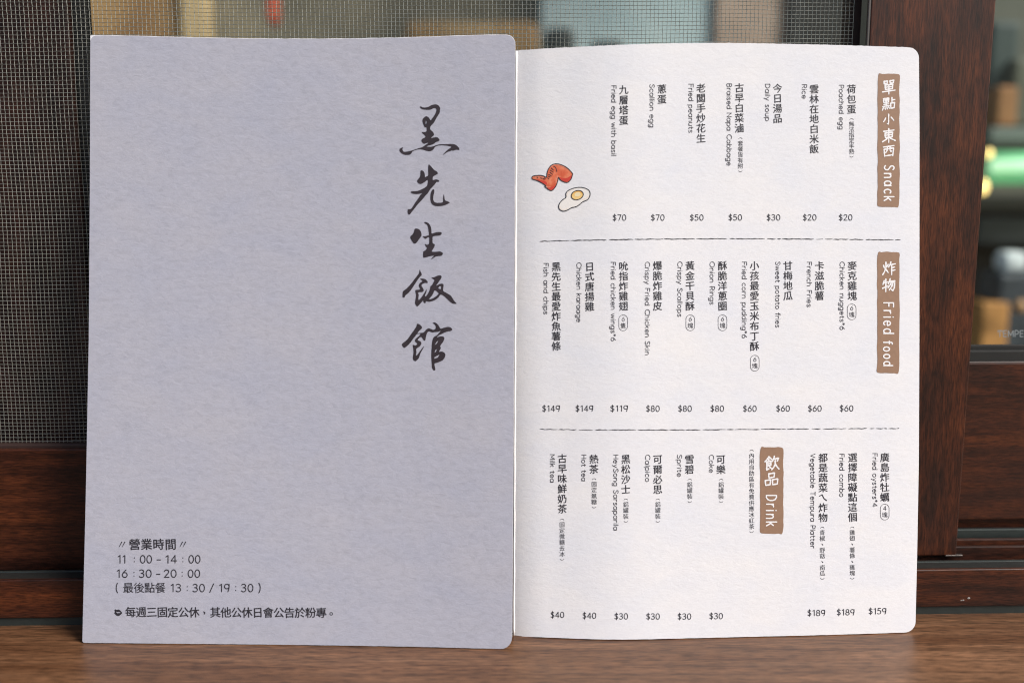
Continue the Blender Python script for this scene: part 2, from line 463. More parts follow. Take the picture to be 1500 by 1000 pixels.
# right: white page of the second menu
R_top = smooth_pts([(744, 75.6), (755, 74.4), (800, 71.3), (850, 68.8), (900, 66.3), (950, 64.6), (1000, 63.6), (1050, 63.2), (1100, 63.6), (1150, 64.6), (1200, 65.6), (1260, 67.3), (1350, 70.2)])
R_bot = smooth_pts([(744, 930.0), (752, 930.8), (760, 931.4), (800, 933.0), (870, 935.6), (925, 936.0), (1000, 934.4), (1100, 932.0), (1200, 929.6), (1300, 926.6), (1350, 924.6)])
R_left = [(0, 750), (1.0, 749.5)]
R_right = [(0, 1345.8), (0.15, 1347), (0.5, 1346.8), (0.7, 1346), (0.85, 1343.6), (1.0, 1340.5)]
menuR = tag(empty('menu', at_z(1045, 933, 0)), 'white menu page with dish lists, prices and brown labels, standing behind the grey one', 'menu')
leafR = Leaf(R_top, R_bot, R_left, R_right, (0, 15, 9, 15), lean=7.0)
# near the spine the card turns away from the viewer
leafR.foot = [(x, y + 0.0022 * max(0, (800 - x) / 50.0) ** 2) for x, y in leafR.foot]
o = leafR.build('menu_page', M_PAGE, None, 120, 90); rebase(o, menuR)
backR = Leaf([(a, b + 1.0) for a, b in R_top], [(a, b - 1.0) for a, b in R_bot], R_left, [(a, b - 2.0) for a, b in R_right], (0, 15, 0, 15), yoff=0.0020, lean=7.0)
backR.foot = leafR.foot
o = backR.build('back_page', M_PAGE, None, 60, 50); rebase(o, menuR)

# the folded spine, its white core showing along the crease
sp_v, sp_f = [], []
for j in range(81):
    t = j / 80; px = 756.4 - 3.6 * t + 0.12 * math.sin(j * 0.9); py = 75.2 + (930.6 - 75.2) * t
    c = leafR.on(px, py, 0.0001); r_ = 0.00050 * (1 + 0.10 * math.sin(j * 1.7))
    for k in range(8):
        a = k / 8 * math.tau; sp_v.append(c + Vector((math.cos(a) * r_, math.sin(a) * r_ * 0.9, 0)))
for j in range(80):
    for k in range(8):
        a = j * 8 + k; b = j * 8 + (k + 1) % 8; sp_f.append((a, a + 8, b + 8, b))
sp_f += [tuple(range(8)), tuple(reversed(range(640, 648)))]
o = mesh_obj('spine', sp_v, sp_f, M_CORE, None, True); rebase(o, menuR)

# ------------------------------------------------------------------ print: everything below is laid out in photo pixels and pressed onto its leaf
class Ink:
    """collects flat print (pixel coordinates) and presses it on a leaf"""
    def __init__(s, leaf): s.leaf = leaf; s.v = []; s.f = []; s.k = 0
    def poly(s, loops, lift=0.0):
        pts = [p for lp in loops for p in lp]
        tris = tessellate_polygon([[Vector((x, y, 0)) for x, y in lp] for lp in loops])
        b = len(s.v); s.v += [(x, y, lift) for x, y in pts]
        for t in tris:
            (x0, y0), (x1, y1), (x2, y2) = (pts[i] for i in t)
            ar = (x1 - x0) * (y2 - y0) - (x2 - x0) * (y1 - y0)
            if abs(ar) < 1e-7: continue
            stack = [tuple(b + i for i in (t if ar < 0 else t[::-1]))]
            while stack:                                  # small triangles, so that the print follows the bent card
                q = stack.pop(); L = []
                for i in range(3):
                    A, B = s.v[q[i]], s.v[q[(i + 1) % 3]]; L.append(math.hypot(A[0] - B[0], A[1] - B[1]))
                i = L.index(max(L))
                if L[i] < 9: s.f.append(q); continue
                A, B = s.v[q[i]], s.v[q[(i + 1) % 3]]; s.v.append(((A[0] + B[0]) / 2, (A[1] + B[1]) / 2, lift)); m_ = len(s.v) - 1
                stack.append((q[i], m_, q[(i + 2) % 3])); stack.append((m_, q[(i + 1) % 3], q[(i + 2) % 3]))
    def stroke(s, pts, w, closed=False, lift=None):
        """ribbon of width w (number or list) along pts"""
        P = [Vector(p) for p in pts]; n = len(P)
        if n < 2: return
        W = list(w) if isinstance(w, (list, tuple)) else [w] * n
        if not closed:                                    # break the ribbon at sharp turns
            for i in range(1, n - 1):
                e0, e1 = P[i] - P[i - 1], P[i + 1] - P[i]
                if e0.length > 1e-6 and e1.length > 1e-6 and e0.normalized().dot(e1.normalized()) < 0.25:
                    s.stroke(pts[:i + 1], W[:i + 1]); s.stroke(pts[i:], W[i:]); return
        if lift is None: s.k += 1; lift = (s.k % 12) * 0.000004
        if not closed:
            d0 = (P[0] - P[1]); d1 = (P[-1] - P[-2])
            d0 = d0.normalized() if d0.length > 1e-6 else Vector((0, 0)); d1 = d1.normalized() if d1.length > 1e-6 else Vector((0, 0))
            P = [P[0] + d0 * W[0] * 0.42] + P + [P[-1] + d1 * W[-1] * 0.42]; W = [W[0] * 0.45] + list(W) + [W[-1] * 0.45]; n += 2
        b = len(s.v)
        for i in range(n):
            a = P[(i - 1) % n] if (closed or i) else P[0]; c = P[(i + 1) % n] if (closed or i < n - 1) else P[-1]
            e0 = (P[i] - a); e1 = (c - P[i])
            e0 = e0.normalized() if e0.length > 1e-6 else e1.normalized(); e1 = e1.normalized() if e1.length > 1e-6 else e0
            tg = (e0 + e1); tg = tg.normalized() if tg.length > 1e-3 else e0
            nn = Vector((-tg.y, tg.x)); c_ = max(0.5, nn.dot(Vector((-e0.y, e0.x))))
            q = nn * (W[i] / 2 / c_)
            s.v += [(P[i].x + q.x, P[i].y + q.y, lift), (P[i].x - q.x, P[i].y - q.y, lift)]
        for i in range(n if closed else n - 1):
            a = b + 2 * i; c = b + 2 * ((i + 1) % n)
            s.f.append((a, c, c + 1, a + 1))
    def tri_mesh(s, verts, faces, lift=0.0):
        b = len(s.v); s.v += [(x, y, lift) for x, y in verts]; s.f += [tuple(b + i for i in f) for f in faces]
    def build(s, name, mat, parent, lift=0.00010, label=None):
        V = [s.leaf.on(x, y, lift + dz) for x, y, dz in s.v]
        o = mesh_obj(name, V, s.f, mat); 
        root = parent
        while root.parent: root = root.parent
        o.parent = parent; o.matrix_parent_inverse = (Matrix.Translation(root.location)).inverted() if parent is root else Matrix.Identity(4)
        if label: o['label'] = label
        return o

# CJK glyphs come from the built-in font as outlines turned into meshes
_gc = {}
def glyph(ch):
    key = ch
    if key in _gc: return _gc[key]
    c = bpy.data.curves.new('glyph', 'FONT'); c.body = ch; c.size = 1; c.resolution_u = 2; c.fill_mode = 'FRONT'
    ob = bpy.data.objects.new('glyph', c); COL.objects.link(ob)
    dg = bpy.context.evaluated_depsgraph_get(); me = bpy.data.meshes.new_from_object(ob.evaluated_get(dg))
    vs = [(v.co.x, v.co.y) for v in me.vertices]; fs = [tuple(p.vertices) for p in me.polygons]
    bpy.data.objects.remove(ob); bpy.data.curves.remove(c); bpy.data.meshes.remove(me)
    _gc[key] = (vs, fs); return _gc[key]
_rv, _ = glyph('國')
_x0, _x1 = min(v[0] for v in _rv), max(v[0] for v in _rv); _y0, _y1 = min(v[1] for v in _rv), max(v[1] for v in _rv)
GCX, GCY, GH = (_x0 + _x1) / 2, (_y0 + _y1) / 2, (_y1 - _y0)

def cjk(ink, ch, cx, cy, size, bold=0.010, shear=0.07, sx=1.0, rot=0.0):
    vs, fs = glyph(ch); k = size / GH
    # a heavier weight is the same glyph pressed several times, a hair apart
    hb = bold * size
    shifts = [(0, 0)] if hb <= 0 else [(-hb, 0), (hb, 0), (0, -hb * 0.7), (0, hb * 0.7)]
    for q, (sx_, sy_) in enumerate(shifts):
        out = []
        for x, y in vs:
            u = (x - GCX) * k * sx; v = -(y - GCY) * k
            v -= shear * u + 0.02 * u * u / size
            u += 0.03 * v
            out.append((cx + sx_ + u, cy + sy_ + v))
        ink.tri_mesh(out, fs, q * 0.000005)

def vcol(ink, text, x, y0, y1, size=12.6, bold=0.010, shear=0.07):
    n = len(text)
    for i, ch in enumerate(text):
        y = y0 + (y1 - y0) * (i / (n - 1) if n > 1 else 0)
        if ch == '（': ink.stroke([(x - 2.7, y + 1.7), (x - 1.6, y + 0.5), (x, y), (x + 1.6, y + 0.5), (x + 2.7, y + 1.7)], 0.6)
        elif ch == '）': ink.stroke([(x - 2.7, y - 1.7), (x - 1.6, y - 0.5), (x, y), (x + 1.6, y - 0.5), (x + 2.7, y - 1.7)], 0.6)
        elif ch == '、': ink.stroke([(x - 0.9, y - 1.2), (x + 0.7, y + 0.9)], [0.6, 1.3])
        else: cjk(ink, ch, x, y, size, bold, shear)

# single-line handwriting Latin, digits and signs. units: x-height 5, capitals 7.2
def el(cx, cy, rx, ry, a0=0, a1=360, n=14):
    m = max(3, int(n * abs(a1 - a0) / 360)); full = abs(a1 - a0) >= 360
    return [(cx + rx * math.cos(R(a0 + (a1 - a0) * i / m)), cy + ry * math.sin(R(a0 + (a1 - a0) * i / m))) for i in range(m + (0 if full else 1))], full
def ln(*p): return list(p), False
LT = {
 'a': (4.6, [el(2.1, 2.5, 2.1, 2.5), ln((4.4, 5), (4.4, 0))]),
 'b': (4.4, [ln((0.2, 7.4), (0.2, 0)), el(2.3, 2.5, 2.1, 2.5)]),
 'c': (3.8, [el(2.3, 2.5, 2.2, 2.5, 48, 312)]),
 'd': (4.5, [el(2.1, 2.5, 2.1, 2.5), ln((4.3, 7.4), (4.3, 0))]),
 'e': (4.3, [ln((0.2, 2.7), (4.3, 2.7)), el(2.25, 2.5, 2.1, 2.5, 5, 318)]),
 'f': (2.9, [ln((3.2, 7.2), (2.3, 7.3), (1.5, 6.8), (1.3, 5.8), (1.3, 0)), ln((0, 4.8), (2.8, 4.8))]),
 'g': (4.5, [el(2.1, 2.5, 2.1, 2.5), ln((4.3, 5), (4.3, -0.6), (3.8, -1.8), (2.4, -2.3), (0.7, -1.9))]),
 'h': (4.2, [ln((0.2, 7.4), (0.2, 0)), ln((0.2, 3.2), (1.0, 4.5), (2.3, 5), (3.5, 4.5), (4.0, 3.2), (4.0, 0))]),
 'i': (0.8, [ln((0.4, 5), (0.4, 0)), ln((0.4, 7.0), (0.4, 6.8))]),
 'k': (3.9, [ln((0.2, 7.4), (0.2, 0)), ln((3.6, 5), (0.3, 2.2)), ln((1.5, 3.2), (3.9, 0))]),
 'l': (0.6, [ln((0.3, 7.4), (0.3, 0))]),
 'm': (6.8, [ln((0.2, 5), (0.2, 0)), ln((0.2, 3.4), (0.9, 4.6), (1.9, 5), (3.0, 4.5), (3.4, 3.3), (3.4, 0)), ln((3.4, 3.4), (4.1, 4.6), (5.1, 5), (6.2, 4.5), (6.6, 3.3), (6.6, 0))]),
 'n': (4.2, [ln((0.2, 5), (0.2, 0)), ln((0.2, 3.2), (1.0, 4.5), (2.3, 5), (3.5, 4.5), (4.0, 3.2), (4.0, 0))]),
 'o': (4.6, [el(2.3, 2.5, 2.2, 2.5)]),
 'p': (4.4, [ln((0.2, 5), (0.2, -2.3)), el(2.3, 2.5, 2.1, 2.5)]),
 'r': (2.7, [ln((0.2, 5), (0.2, 0)), ln((0.2, 3.0), (0.8, 4.3), (1.7, 4.9), (2.8, 4.9))]),
 's': (3.5, [ln((3.2, 4.4), (2.4, 4.9), (1.3, 4.9), (0.5, 4.3), (0.5, 3.4), (1.3, 2.8), (2.5, 2.3), (3.2, 1.6), (3.1, 0.7), (2.2, 0.1), (1.1, 0.1), (0.2, 0.7))]),
 't': (2.9, [ln((1.3, 6.6), (1.3, 1.2), (1.7, 0.3), (2.9, 0.2)), ln((0, 4.8), (2.8, 4.8))]),
 'u': (4.2, [ln((0.2, 5), (0.2, 1.8), (0.7, 0.5), (1.9, 0), (3.2, 0.5), (4.0, 1.8)), ln((4.0, 5), (4.0, 0))]),
 'v': (4.2, [ln((0.1, 5), (2.1, 0.1), (4.1, 5))]),
 'w': (6.2, [ln((0.1, 5), (1.6, 0.1), (3.1, 4.8), (4.6, 0.1), (6.1, 5))]),
 'y': (4.2, [ln((0.1, 5), (2.2, 0.2)), ln((4.1, 5), (1.2, -2.3))]),
 'B': (4.6, [ln((0.3, 7.2), (0.3, 0), (2.8, 0), (4.2, 0.8), (4.4, 2.0), (3.9, 3.2), (2.7, 3.8), (0.3, 3.8)), ln((0.3, 7.2), (2.5, 7.2), (3.7, 6.6), (3.9, 5.5), (3.5, 4.3), (2.7, 3.8))]),
 'C': (5.8, [el(3.6, 3.6, 3.4, 3.6, 45, 315, 20)]),
 'D': (5.4, [ln((0.3, 7.2), (0.3, 0), (2.2, 0), (4.2, 0.9), (5.2, 2.6), (5.2, 4.6), (4.2, 6.3), (2.2, 7.2), (0.3, 7.2))]),
 'F': (4.2, [ln((4.2, 7.2), (0.3, 7.2), (0.3, 0)), ln((0.3, 3.8), (3.6, 3.8))]),
 'H': (5.2, [ln((0.3, 7.2), (0.3, 0)), ln((5.0, 7.2), (5.0, 0)), ln((0.3, 3.7), (5.0, 3.7))]),
 'M': (6.4, [ln((0.3, 0), (0.3, 7.2), (3.2, 1.6), (6.1, 7.2), (6.1, 0))]),
 'N': (5.4, [ln((0.3, 0), (0.3, 7.2), (5.1, 0), (5.1, 7.2))]),
 'O': (7.0, [el(3.6, 3.6, 3.4, 3.6, 0, 360, 22)]),
 'P': (4.4, [ln((0.3, 0), (0.3, 7.2), (2.6, 7.2), (4.0, 6.5), (4.3, 5.2), (3.9, 3.9), (2.6, 3.2), (0.3, 3.2))]),
 'R': (4.6, [ln((0.3, 0), (0.3, 7.2), (2.6, 7.2), (4.0, 6.5), (4.2, 5.3), (3.8, 4.1), (2.6, 3.5), (0.3, 3.5)), ln((2.2, 3.5), (4.7, 0))]),
 'S': (4.4, [ln((4.1, 6.4), (3.1, 7.1), (1.8, 7.2), (0.7, 6.5), (0.5, 5.4), (1.2, 4.4), (2.6, 3.7), (3.9, 2.9), (4.3, 1.8), (3.8, 0.7), (2.6, 0.1), (1.3, 0.1), (0.2, 0.9))]),
 'T': (5.0, [ln((0.1, 7.2), (5.0, 7.2)), ln((2.5, 7.2), (2.5, 0))]),
 'V': (5.2, [ln((0.1, 7.2), (2.6, 0.1), (5.1, 7.2))]),
 'E': (4.0, [ln((4.0, 7.2), (0.3, 7.2), (0.3, 0), (4.0, 0)), ln((0.3, 3.8), (3.4, 3.8))]),
 '0': (4.8, [el(2.4, 3.6, 2.2, 3.6, 0, 360, 18)]),
 '1': (3.2, [ln((0.5, 5.9), (2.2, 7.2), (2.2, 0))]),
 '2': (4.6, [ln((0.4, 5.6), (0.9, 6.7), (2.2, 7.2), (3.5, 6.8), (4.1, 5.6), (3.7, 4.2), (0.3, 0.1), (4.4, 0.1))]),
 '3': (4.6, [ln((0.4, 6.4), (1.4, 7.1), (2.7, 7.1), (3.8, 6.3), (3.8, 5.0), (2.9, 4.1), (1.7, 3.9)), ln((2.3, 3.95), (3.6, 3.4), (4.2, 2.2), (3.8, 0.9), (2.6, 0.1), (1.2, 0.1), (0.2, 0.9))]),
 '4': (4.9, [ln((3.5, 0), (3.5, 7.2), (0.2, 2.1), (4.9, 2.1))]),
 '5': (4.6, [ln((4.0, 7.2), (1.0, 7.2), (0.6, 4.2), (1.6, 4.6), (2.9, 4.5), (4.0, 3.6), (4.2, 2.2), (3.6, 0.8), (2.3, 0.1), (1.1, 0.2), (0.2, 0.9))]),
 '6': (4.8, [el(2.4, 2.3, 2.1, 2.3), ln((3.6, 7.2), (1.8, 5.3), (0.6, 3.4), (0.3, 2.3))]),
 '7': (4.5, [ln((0.2, 7.1), (4.3, 7.1), (1.6, 0))]),
 '8': (4.7, [el(2.35, 5.4, 1.7, 1.75), el(2.35, 1.9, 2.1, 1.85)]),
 '9': (4.8, [el(2.3, 5.0, 2.1, 2.2), ln((4.4, 7.2), (4.4, 5.0), (4.1, 2.6), (3.3, 0))]),
 '$': (4.6, [ln((4.0, 5.9), (3.1, 6.6), (1.8, 6.6), (0.7, 6.0), (0.6, 4.9), (1.4, 4.1), (2.7, 3.6), (3.9, 2.8), (4.1, 1.8), (3.5, 0.9), (2.5, 0.5), (1.3, 0.5), (0.3, 1.2)), ln((2.35, 8.0), (2.35, -0.9))]),
 '*': (2.8, [ln((1.4, 7.3), (1.4, 4.3)), ln((0.2, 6.6), (2.6, 5.0)), ln((2.6, 6.6), (0.2, 5.0))]),
 ':': (3.0, [ln((1.5, 5.0), (1.5, 4.7)), ln((1.5, 1.5), (1.5, 1.2))]),
 '-': (3.6, [ln((0.3, 3.0), (3.3, 3.0))]),
 '/': (3.6, [ln((0.2, -0.6), (3.4, 7.6))]),
 '(': (2.2, [ln((2.0, 8.2), (0.9, 6.2), (0.5, 3.6), (0.9, 1.0), (2.0, -1.0))]),
 ')': (2.2, [ln((0.2, 8.2), (1.3, 6.2), (1.7, 3.6), (1.3, 1.0), (0.2, -1.0))]),
 ' ': (2.6, []),
}
def latin(ink, text, start, end, base, unit, wt, vertical=False, gap=1.35, jitter=0.0, serif=False):
    """write text between start and end along the line whose baseline is base; vertical=True turns it clockwise"""
    total = sum(LT[c][0] for c in text) + gap * (len(text) - 1)
    k = (end - start) / total; pos = 0
    for c in text:
        adv, strokes = LT[c]; jx = random.uniform(-1, 1) * jitter; jy = random.uniform(-1, 1) * jitter
        for pts, closed in strokes:
            q = []
            for x, y in pts:
                a = start + (pos + x) * k; b = (y + jy) * unit
                q.append((base + b, a) if vertical else (a, base - b))
            if len(q) > 3 and not closed and c not in 'MNEDTHF4257': q = smooth_pts(q, 2)
            ink.stroke(q, wt, closed)
        pos += adv + gap

# ------------------------------------------------------------------ grey cover: brush title
def Z(pts, ox, oy, k): return [(ox + x / k, oy + y / k) for x, y in pts]
T1 = [(390,135),(405,122),(430,138),(480,142),(530,130),(570,108),(620,92),(660,92),(695,110),(712,135),(722,158),(715,180),(716,215),(700,250),(670,295),(645,340),(620,385),(595,415),(575,432),(562,455),(556,490),(575,515),(605,540),(620,575),(612,600),(580,626),(578,636),(600,632),(640,625),(675,627),(700,648),(712,672),(695,690),(660,700),(630,722),(590,745),(540,758),(495,775),(560,780),(620,768),(660,752),(720,740),(800,738),(870,734),(930,735),(980,752),(1010,780),(1030,805),(1032,832),(1000,828),(960,832),(935,845),(905,838),(880,855),(850,858),(810,885),(765,912),(785,885),(820,850),(860,815),(905,785),(880,772),(830,762),(770,756),(700,758),(650,775),(625,800),(600,835),(550,852),(500,845),(450,830),(400,820),(350,825),(300,840),(270,860),(245,895),(215,910),(150,912),(105,895),(70,865),(57,835),(68,808),(95,795),(122,792),(108,808),(110,838),(130,860),(170,860),(220,850),(270,838),(320,820),(370,803),(430,785),(480,750),(528,718),(500,718),(460,732),(430,712),(415,680),(425,655),(460,635),(482,618),(475,600),(455,578),(430,560),(425,538),(460,540),(495,532),(500,510),(498,480),(490,458),(478,470),(462,450),(445,410),(432,360),(440,325),(465,298),(495,283),(530,300),(555,335),(566,350),(590,320),(625,270),(650,220),(660,180),(650,158),(620,150),(590,165),(555,177),(500,178),(440,172),(410,158)]
T1h = [(490,350),(482,385),(485,412),(497,400),(500,370)]
T2 = [(538,68),(560,85),(600,130),(630,160),(665,182),(685,212),(660,232),(625,252),(605,265),(600,320),(640,310),(680,315),(708,335),(690,352),(665,350),(630,395),(590,440),(560,470),(520,535),(480,575),(440,625),(390,680),(340,735),(290,800),(250,850),(225,880),(195,870),(192,800),(225,795),(255,780),(290,725),(330,665),(370,610),(400,560),(430,535),(380,545),(320,548),(270,540),(240,518),(260,502),(310,502),(370,492),(420,470),(470,445),(505,415),(515,380),(518,318),(480,345),(440,370),(405,385),(370,375),(347,350),(352,318),(380,285),(398,245),(400,175),(425,163),(455,185),(470,225),(475,272),(500,260),(525,242),(525,160),(528,85)]
T2b = [(605,470),(625,485),(622,530),(610,580),(608,640),(625,675),(660,690),(710,690),(765,680),(768,620),(772,580),(780,550),(790,600),(800,650),(840,665),(878,688),(850,705),(800,728),(740,742),(680,745),(620,735),(580,700),(563,650),(560,590),(568,530),(590,485)]
T3 = [(350,252),(380,247),(425,262),(455,300),(470,360),(455,400),(420,450),(380,505),(345,525),(315,508),(285,460),(265,420),(270,385),(300,360),(325,320),(338,270)]
T3b = [(515,138),(545,127),(590,145),(625,185),(645,235),(652,300),(658,340),(720,320),(790,310),(835,320),(838,345),(810,372),(740,380),(675,395),(672,450),(675,515),(712,535),(705,580),(680,625),(655,668),(730,672),(800,665),(840,680),(862,705),(835,745),(780,750),(730,760),(690,785),(640,815),(665,780),(695,745),(640,750),(580,765),(530,778),(500,772),(500,670),(535,650),(568,605),(550,580),(528,530),(560,542),(605,530),(610,470),(608,408),(575,415),(540,438),(515,415),(490,390),(530,388),(570,378),(605,365),(598,300),(590,230),(570,180),(540,160)]
T4 = [(435,122),(450,155),(468,190),(472,225),(440,255),(400,310),(360,370),(320,430),(280,490),(240,540),(200,575),(170,600),(160,630),(125,632),(122,580),(130,520),(170,490),(220,445),(270,390),(320,325),(370,260),(415,200),(428,160)]
T4b = [(440,292),(490,288),(540,300),(580,340),(578,370),(540,365),(500,380),(470,405),(480,440),(510,490),(495,530),(440,535),(408,545),(418,590),(412,650),(420,680),(470,625),(515,560),(545,510),(560,480),(562,520),(545,570),(530,610),(560,600),(590,555),(620,490),(632,430),(660,405),(690,350),(705,315),(680,295),(650,270),(700,262),(760,235),(810,228),(838,250),(825,290),(790,340),(760,385),(735,420),(780,395),(830,380),(872,390),(870,440),(865,510),(910,540),(970,575),(1010,605),(1040,650),(1075,705),(1112,745),(1045,745),(990,710),(930,650),(870,600),(820,580),(790,620),(740,665),(680,695),(610,712),(555,700),(545,730),(525,738),(503,715),(500,690),(470,720),(430,765),(390,800),(365,770),(350,730),(360,660),(370,590),(355,520),(365,495),(420,490),(445,480),(425,440),(420,400),(450,360),(485,330)]
T4h1 = [(700,510),(690,545),(660,600),(625,640),(605,665),(650,660),(700,635),(750,600),(785,560),(750,520),(720,505)]
T4h2 = [(775,460),(800,425),(828,430),(825,480),(800,478)]
T5 = [(345,100),(390,115),(425,155),(415,185),(380,215),(352,252),(400,250),(435,245),(460,235),(490,200),(525,175),(570,185),(605,200),(640,185),(650,150),(630,110),(598,85),(640,80),(680,110),(705,145),(728,180),(780,165),(840,152),(890,160),(918,190),(900,215),(850,225),(790,245),(740,270),(700,290),(665,325),(700,310),(750,303),(785,320),(788,350),(765,400),(730,445),(722,475),(733,490),(715,530),(705,555),(750,552),(790,570),(805,605),(795,650),(765,690),(720,715),(670,735),(630,745),(632,790),(643,850),(615,858),(590,820),(585,770),(580,700),(575,620),(580,520),(585,430),(600,350),(625,310),(670,285),(700,250),(728,215),(690,232),(640,235),(590,240),(545,225),(520,235),(500,270),(488,320),(475,375),(445,360),(425,325),(400,315),(370,345),(355,368),(400,385),(415,420),(400,455),(365,485),(330,510),(335,560),(328,620),(360,590),(395,540),(425,500),(460,462),(440,510),(410,560),(390,610),(375,655),(345,690),(318,710),(285,690),(275,650),(285,590),(285,530),(275,440),(310,455),(350,430),(330,405),(310,385),(318,350),(350,320),(385,290),(398,265),(345,268),(310,310),(270,360),(235,410),(190,455),(135,493),(95,435),(140,395),(190,350),(240,280),(290,210),(335,140)]
T5h = [[(690,370),(660,400),(635,440),(650,435),(680,400)], [(670,510),(640,530),(630,575),(655,550)], [(712,600),(670,620),(625,648),(630,668),(680,650)]]
K1, K2 = 11.11, 12.5
for loops in ([[Z(T1, 580, 145, K1), Z(T1h, 580, 145, K1)]],
              [[Z(T2, 580, 235, K1)], [Z(T2b, 580, 235, K1)]],
              [[Z(T3, 580, 315, K2)], [Z(T3b, 580, 315, K2)]],
              [[Z(T4, 580, 385, K2)], [Z(T4b, 580, 385, K2), Z(T4h1, 580, 385, K2), Z(T4h2, 580, 385, K2)]],
              [[Z(T5, 580, 465, K1)] + [Z(h, 580, 465, K1) for h in T5h]]):
    ik = Ink(leafL)
    for lp in loops: ik.poly([smooth_loop(q, 2) if i == 0 else q for i, q in enumerate(lp)])
    ik.build('title_character', M_BRUSH, menuL)

# opening hours
ik = Ink(leafL)
for ch, x in (('營', 197.4), ('業', 214.8), ('時', 232.4), ('間', 250.2)): cjk(ik, ch, x, 797, 15.2, 0.020, 0.05)
for x in (176.5, 181.0, 265.5, 270.0): ik.stroke([(x - 1.8, 800.5), (x + 2.0, 793.2)], [0.7, 1.5])
ik.build('opening_hours_heading', M_INK, menuL)
ik = Ink(leafL); U_ = 1.55
for t, a, b in (('11', 172.6, 184.6), (':', 194, 200), ('00', 205.5, 222.5), ('-', 229.5, 236), ('14', 242.5, 259), (':', 265, 271), ('00', 276.5, 293.5)):
    latin(ik, t, a, b, 824.0, U_, 1.45)
ik.build('lunch_hours', M_INK, menuL)
ik = Ink(leafL)
for t, a, b in (('16', 171, 187), (':', 193.5, 199.5), ('30', 204, 222), ('-', 229, 235), ('20', 240.5, 258.5), (':', 264, 270), ('00', 275.5, 293)):
    latin(ik, t, a, b, 845.0, U_, 1.45)
ik.build('evening_hours', M_INK, menuL)
ik = Ink(leafL)
for ch, x in zip('最後點餐', (188, 203.8, 219.4, 235)): cjk(ik, ch, x, 860.5, 14.2, 0.008, 0.05)
for t, a, b in (('(', 169.7, 172.6), ('13', 250, 265.5), (':', 271.5, 277.5), ('30', 282.5, 300), ('/', 307, 313.5), ('19', 321, 336.5), (':', 342.5, 348.5), ('30', 353.5, 371), (')', 379, 382)):
    latin(ik, t, a, b, 866.0, U_, 1.4)
ik.build('last_order_line', M_INK, menuL)
ik = Ink(leafL)
txt = '每週三固定公休，其他公休日會公告於粉專。'
for i, ch in enumerate(txt):
    x = 191.4 + 15.52 * i; y = 896 + 0.055 * i
    if ch == '，': ik.stroke([(x - 1.6, y - 1.4), (x + 0.2, y + 0.6), (x - 1.0, y + 3.0)], [1.2, 1.8, 0.7])
    elif ch == '。': ik.stroke([(x - 1 + 2.0 * math.cos(t * 0.6283), y + 1.2 + 2.0 * math.sin(t * 0.6283)) for t in range(10)], 1.0, True)
    else: cjk(ik, ch, x, y, 14.2, 0.018, 0.05)
ik.build('closing_days_line', M_INK, menuL)
ik = Ink(leafL)
lips = [(167.6,893.2),(169.2,891.6),(171.4,892.6),(173.2,891.8),(175.6,892.8),(178.2,895.4),(179.2,897.0),(177.0,899.6),(173.8,901.4),(170.8,900.8),(168.6,898.6),(167.4,896.8),(168.8,895.4)]
lin = [(169.6,894.9),(172.0,895.6),(175.0,895.4),(177.0,896.2),(174.6,897.2),(171.6,897.2)]
ik.poly([smooth_loop(lips, 2), lin]); ik.build('lips_mark', M_INK, menuL)

